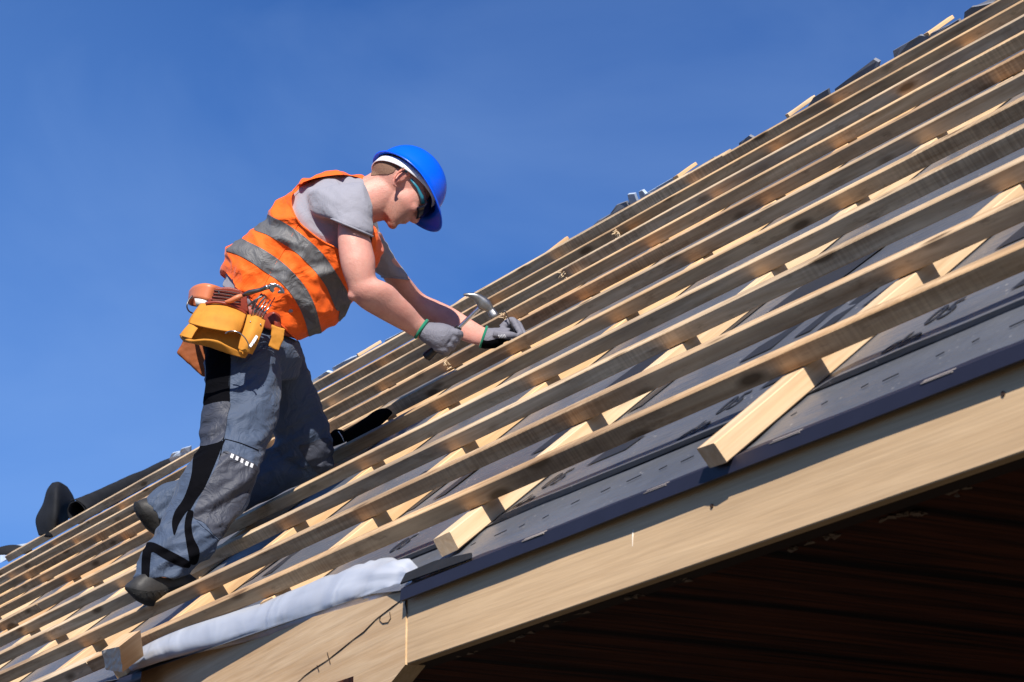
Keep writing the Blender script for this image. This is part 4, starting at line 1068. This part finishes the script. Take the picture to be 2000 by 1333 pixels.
# big yellow pouch
def soft(p, n): return 0.0022 * noise.noise(p * 28) + 0.0012 * noise.noise(p * 70)
pouch = sub(pad([(352, 655), (372, 636), (384, 620), (470, 628), (492, 640), (489, 668), (484, 692), (478, 700), (450, 692), (415, 680), (392, 670), (368, 668)], 8.335, 0.075, 'pouch', M['yleather'], None, 0.0045, 5, soft), belt)
front = []
def loftpad(secs, name, mat, th, par, vox=0.003):
    """curved leather flap: rows of (px,py,depth)"""
    lines = [[W(*p) for p in catmull(r, 16)] for r in secs]
    n = len(lines); cols = list(zip(*[[tuple(v) for v in l] for l in lines]))
    fine = [catmull(c, 14) for c in cols]
    L = [[V(fine[i][j]) for i in range(16)] for j in range(14)]
    return sub(sheetloft(L, mat, name, th), par)
# pouch flap
loftpad([[(392, 594, 8.40), (412, 594, 8.385), (440, 596, 8.375), (462, 603, 8.375), (482, 613, 8.385)],
         [(380, 610, 8.355), (408, 611, 8.32), (440, 614, 8.31), (462, 620, 8.315), (477, 626, 8.33)],
         [(369, 628, 8.345), (400, 630, 8.298), (432, 636, 8.288), (456, 641, 8.295), (471, 645, 8.315)],
         [(371, 632, 8.335), (396, 639, 8.285), (426, 645, 8.275), (452, 649, 8.285), (466, 650, 8.31)]], 'pouch_flap', M['yleather'], 0.005, belt)
sub(wire([(402, 593, 8.37), (420, 590.5, 8.365), (440, 593, 8.36), (460, 600, 8.36), (480, 613, 8.37)], 3.0, 'flap_trim', M['rleather'], None, 8, 24), belt)
# lower front lip of the pouch
loftpad([[(352, 655, 8.36), (372, 664, 8.29), (396, 668, 8.265), (420, 673, 8.262), (446, 684, 8.27), (470, 692, 8.30)],
         [(354, 660, 8.35), (372, 667, 8.28), (400, 664, 8.25), (425, 667, 8.25), (446, 678, 8.26), (472, 690, 8.29)],
         [(360, 667, 8.36), (390, 673, 8.28), (415, 679, 8.27), (440, 688, 8.27), (462, 696, 8.28), (480, 700, 8.31)]], 'pouch_lip', M['yleather'], 0.005, belt)
loftpad([[(371, 632, 8.34), (380, 634, 8.325), (390, 638, 8.315)], [(360, 644, 8.33), (370, 647, 8.31), (382, 648, 8.30)], [(351, 656, 8.33), (362, 659, 8.30), (374, 662, 8.29)]], 'pouch_side', M['yleather'], 0.004, belt)
# narrow pocket with rivets, white tag
loftpad([[(484, 616, 8.36), (500, 618, 8.34), (518, 626, 8.35)], [(478, 640, 8.32), (494, 642, 8.30), (512, 646, 8.32)], [(470, 664, 8.30), (484, 668, 8.28), (502, 672, 8.30)], [(466, 682, 8.29), (476, 688, 8.28), (492, 692, 8.30)]], 'tool_pocket', M['yleather'], 0.006, belt)
for (x, y) in ((489, 629), (500, 636), (509, 634)):
    sub(wire([(x, y, 8.33), (x, y, 8.315)], 1.6, 'rivet', M['steel'], None), belt)
loftpad([[(500, 655, 8.292), (504, 658, 8.292)], [(492, 667, 8.284), (497, 670, 8.284)], [(486, 676, 8.278), (490, 679, 8.278)]], 'white_tag', M['band'], 0.002, belt)
for q in range(4):
    x = 500 - q * 3.4; y = 659 + q * 5
    sub(wire([(x - .6, y, 8.279), (x + 1.6, y + 1.2, 8.279), (x + .4, y + 3, 8.279)], 0.5, 'tag_mark', M['ink'], None, 4), belt)
sub(wire([(440, 652, 8.25), (446, 648, 8.245), (456, 647, 8.24), (468, 651, 8.24), (478, 660, 8.25), (485, 672, 8.255), (486, 681, 8.26)], 1.3, 'steel_hook', M['steel'], None, 8, 26), belt)
# second holder in front, red backing
loftpad([[(520, 614, 8.40), (534, 610, 8.39), (546, 616, 8.40)], [(528, 630, 8.385), (540, 628, 8.375), (548, 634, 8.39)], [(532, 636, 8.38), (540, 638, 8.375), (548, 640, 8.38)]], 'holder_backing', M['rleather'], 0.005, belt)
sub(pad([(530, 634), (538, 637), (557, 643), (554, 664), (545, 686), (534, 682), (524, 676), (530, 660)], 8.36, 0.02, 'tool_holder', M['yleather'], None, 0.003, 4, soft), belt)
# dark lower pouch behind, on the far hip
sub(pad([(345, 690), (352, 678), (360, 662), (400, 668), (412, 700), (408, 735), (396, 736), (374, 716)], 8.66, 0.09, 'rear_pouch', M['oleather'], None, 0.0045, 5, soft), belt)
# pliers
pl_ = sub(wire([(476, 577, 8.36), (486, 572, 8.34), (498, 569, 8.33), (510, 566, 8.325), (520, 562, 8.32), (530, 560, 8.32)], [3.5, 5, 4.5, 4, 4.5, 5.5], 'pliers', M['dsteel'], None, 10, 26), belt)
sub(wire([(440, 590, 8.36), (450, 588, 8.35), (462, 582, 8.345), (472, 578, 8.35)], [2.5, 4.5, 5, 4.5], 'pliers_grip', M['tleather'], None, 10, 18), belt)
sub(wire([(521, 561, 8.31), (521, 561, 8.30)], 4.2, 'pliers_pivot', M['steel'], None, 12), belt)
sub(pad([(528, 553), (536, 553), (544, 556), (551, 561), (556, 569), (556, 574), (548, 574), (541, 573), (545, 569), (549, 567), (545, 563), (538, 561), (534, 564), (537, 568), (532, 573), (526, 568)], 8.31, 0.012, 'pliers_jaw', M['steel'], None, 0.0025, 2), belt)
for (a, b_) in (((512, 574), (492, 604)), ((520, 578), (498, 612)), ((517, 576), (484, 598))):
    sub(wire([(a[0], a[1], 8.335), ((a[0] + b_[0]) / 2 - 3, (a[1] + b_[1]) / 2, 8.33), (b_[0], b_[1], 8.34)], 1.9, 'wire_cutter_arm', M['dsteel'], None, 8, 10), belt)
for k in range(9):
    x0 = 494 + k * 2.9; sub(wire([(x0 + 12 + (k % 3) * 4, 581 + (k % 4) * 5, 8.33 + .006 * (k % 3)), (x0, 606 + k, 8.335), (x0 - 6, 626 + (k % 2) * 5, 8.345)], 1.0 + .25 * (k % 2), 'drill_bit', M['steel'] if k % 2 else M['dsteel'], None, 6), belt)
# ------------------------------------------------------------------ gloves
def gl_noise(p, n): return 0.0009 * noise.noise(p * 42) + 0.0006 * noise.noise(p * 95)
# near hand: fist round the grip, back of the hand towards us
fistp = [loft([((816, 660), (836, 630), 8.475, 21), ((824, 667), (848, 630), 8.47, 23), ((838, 676), (866, 632), 8.46, 24), ((850, 684), (882, 637), 8.455, 23), ((860, 688), (892, 645), 8.455, 19)], 24, 16)]
for (x, y, l) in ((889, 650, 0), (883, 662, 1), (875, 673, 2), (865, 682, 3)):   # index .. little finger, each curled round the grip
    r = 9.2 - l * 0.5
    fistp.append(chain([(x - 16, y - 3, 8.452), (x + 1, y + 1, 8.442), (x + 8, y + 4, 8.462), (x + 4, y + 7, 8.495), (x - 8, y + 4, 8.51)], [r, r, r * .95, r * .85, r * .7]))
fistp.append(chain([(846, 650, 8.49), (866, 644, 8.51), (882, 646, 8.52), (893, 652, 8.515)], [10, 9.5, 8, 7]))   # thumb closing from behind
g1 = fuse(fistp, 0.0034, 3, gl_noise, 0); gn = own(link('glove', g1, M['glove']))
def cuffring(S0, S1, par, mat, r=2.6):
    """band round the wrist between two ring sections"""
    bm = loft([S0, S1], 26); o = obj('glove_cuff', bm, mat, None, True); return sub(o, par)
def ringtube(sec, r, name, par, mat):
    (ax, ay), (bx, by), d, h = sec; A, B = W(ax, ay, d), W(bx, by, d); c = (A + B) / 2; e = (B - A) / 2
    P = [c + e * math.cos(2*math.pi*k/30) + FW * (h * PM * math.sin(2*math.pi*k/30)) for k in range(31)]
    bm = bmesh.new(); tube(bm, P, r * PM, 8, False); sub(obj(name, bm, mat, None, True), par)
ringtube(((812, 659), (834, 627), 8.475, 20), 3.6, 'glove_cuff', gn, M['cuff'])
# far hand: pinching the nail
far = [loft([((936, 678), (950, 640), 8.82, 19), ((946, 681), (960, 641), 8.815, 20), ((958, 681), (974, 640), 8.81, 20), ((970, 680), (988, 640), 8.805, 18), ((980, 676), (998, 642), 8.805, 14)], 24, 16),
       chain([(966, 652, 8.785), (982, 655, 8.775), (996, 655, 8.775), (1007, 657, 8.785)], [9, 8.3, 7.6, 6.2]),             # thumb
       chain([(980, 642, 8.83), (994, 629, 8.83), (1002, 627, 8.825), (1010, 640, 8.81), (1017, 652, 8.795)], [9, 8, 7.6, 7, 5.8]),   # index
       chain([(984, 645, 8.85), (1000, 632, 8.85), (1010, 632, 8.845), (1018, 644, 8.83), (1024, 653, 8.82)], [9, 8, 7.4, 6.6, 5.6]),
       chain([(978, 656, 8.86), (998, 645, 8.87), (1010, 645, 8.865), (1014, 656, 8.85)], [9, 7.8, 7, 5.8]),
       chain([(972, 666, 8.85), (988, 660, 8.87), (1000, 660, 8.865), (1002, 668, 8.85)], [8.5, 7, 6.2, 5.2])]
g2 = fuse(far, 0.0032, 2, gl_noise, 0); gf = own(link('glove', g2, M['glove']))
ringtube(((938, 678), (951, 639), 8.82, 19), 2.8, 'glove_cuff', gf, M['cuff'])
sub(patch(g2, [(936, 664), (952, 666), (972, 662), (990, 664), (1002, 668), (1004, 685), (936, 690)], 8.6, 9.2, 0.0012, 'palm_shade', M['blackcloth'], None, True), gf)  # black patch paints the shade on the underside of the palm
for k in range(5):
    x = 973 + k * 3.0; seam([(x, 655 - k * .3), (x + 3.5, 661)], 0.6, M['band'], gf, g2, 'knit_line', 5)
# ------------------------------------------------------------------ hammer
M['chrome'] = plain('bright_chrome', (0.75, 0.75, 0.76), 0.22, 1.0, 0.05, 60)
M['hsteel'] = plain('hammer_steel', (0.30, 0.29, 0.28), 0.36, 0.9, 0.3, 60, 0.0006)
hm = bpy.data.objects.new('hammer', None); COL.objects.link(hm); hm.location = W(868, 668, 8.49)
tag(hm, 'steel claw hammer with black rubber grip held in his near fist', 'hammer')
bpy.context.view_layer.update()
def hsub(o): o.parent = hm; o.matrix_parent_inverse = Matrix.Translation(-hm.location); return o
hsub(wire([(890, 646, 8.487), (905, 632, 8.483), (920, 617, 8.478), (938, 600, 8.474)], [4.4, 4.0, 3.9, 4.6], 'shaft', M['chrome'], None, 12, 20))
hsub(wire([(832, 699, 8.500), (836, 695, 8.499), (845, 687, 8.497), (868, 667, 8.492), (886, 650, 8.488), (898, 639, 8.485)], [9.0, 9.8, 8.4, 7, 6.6, 6.0], 'grip', M['rubber'], None, 14, 26))
hsub(wire([(830.5, 700.2, 8.499), (833, 698, 8.4985)], 4.4, 'grip_end', M['dsteel'], None, 12))
hdm = fuse([loft([((905, 574), (905, 578), 8.474, 7), ((917, 572), (914, 580), 8.474, 9), ((932, 573), (922, 584), 8.474, 10), ((945, 579), (930, 593), 8.474, 10), ((955, 586), (935, 603), 8.474, 10.5), ((961, 595), (944, 607), 8.474, 9.5), ((964, 601), (951, 609), 8.474, 7), ((967, 605), (953, 613), 8.474, 8), ((972, 611), (957, 621), 8.474, 10.5), ((974, 615), (959.5, 625), 8.474, 10.5)], 22, 60, 3.0)], 0.0022, 1)
hsub(link('head', hdm, M['hsteel']))
nail = tag(wire([(985.5, 607, 8.80), (986.5, 609, 8.80), (987, 610, 8.80), (994, 624, 8.798), (1008, 655, 8.792)], [2.4, 2.4, 1.1, 1.1, 0.9], 'nail', M['dsteel'], None, 8), 'long dark nail pinched upright in his far glove', 'nail')
# ------------------------------------------------------------------ black padded thing lying between the battens by the knee
pb = bpy.data.objects.new('folded_knee_pad', None); COL.objects.link(pb); pb.location = W(700, 840, 9.05); bpy.context.view_layer.update()
tag(pb, 'long dark padded sleeve lying between two battens beside his far knee', 'padded sleeve')
def psub(o): o.parent = pb; o.matrix_parent_inverse = Matrix.Translation(-pb.location); return o
zz = lambda x: 9.02 + (x - 640) * 0.0009
psub(link('sleeve', fuse([loft([((671, 844), (677, 867), zz(675), 12), ((690, 832), (700, 857), zz(695), 14), ((712, 816), (724, 845), zz(718), 16), ((735, 801), (748, 829), zz(740), 16), ((752, 797), (764, 812), zz(757), 13), ((760, 799), (767, 806), zz(763), 7)], 22, 20)], 0.005, 3, boot_noise, 1), M['blackcloth']))
psub(link('pad', fuse([loft([((640, 852), (640, 880), 9.0, 14), ((650, 840), (655, 872), zz(652), 17), ((664, 838), (674, 866), zz(668), 15), ((674, 846), (679, 864), zz(676), 9)], 22, 14)], 0.005, 3, boot_noise, 1), M['blackcloth']))
psub(wire([(661, 843, zz(660) - .028), (667, 852, zz(664) - .032), (672, 863, zz(668) - .028)], 1.0, 'white_strap', M['band'], None, 6, 8))
# splashes of the print on the drive side: nothing else stands on the roof

ringtube(((645, 427), (728, 462), 8.38, 43.5), 2.0, 'sleeve_hem', shirt, M['shirt'])
ringtube(((745, 541), (799, 546.5), 8.95, 37), 1.8, 'sleeve_hem', shirt, M['shirt'])
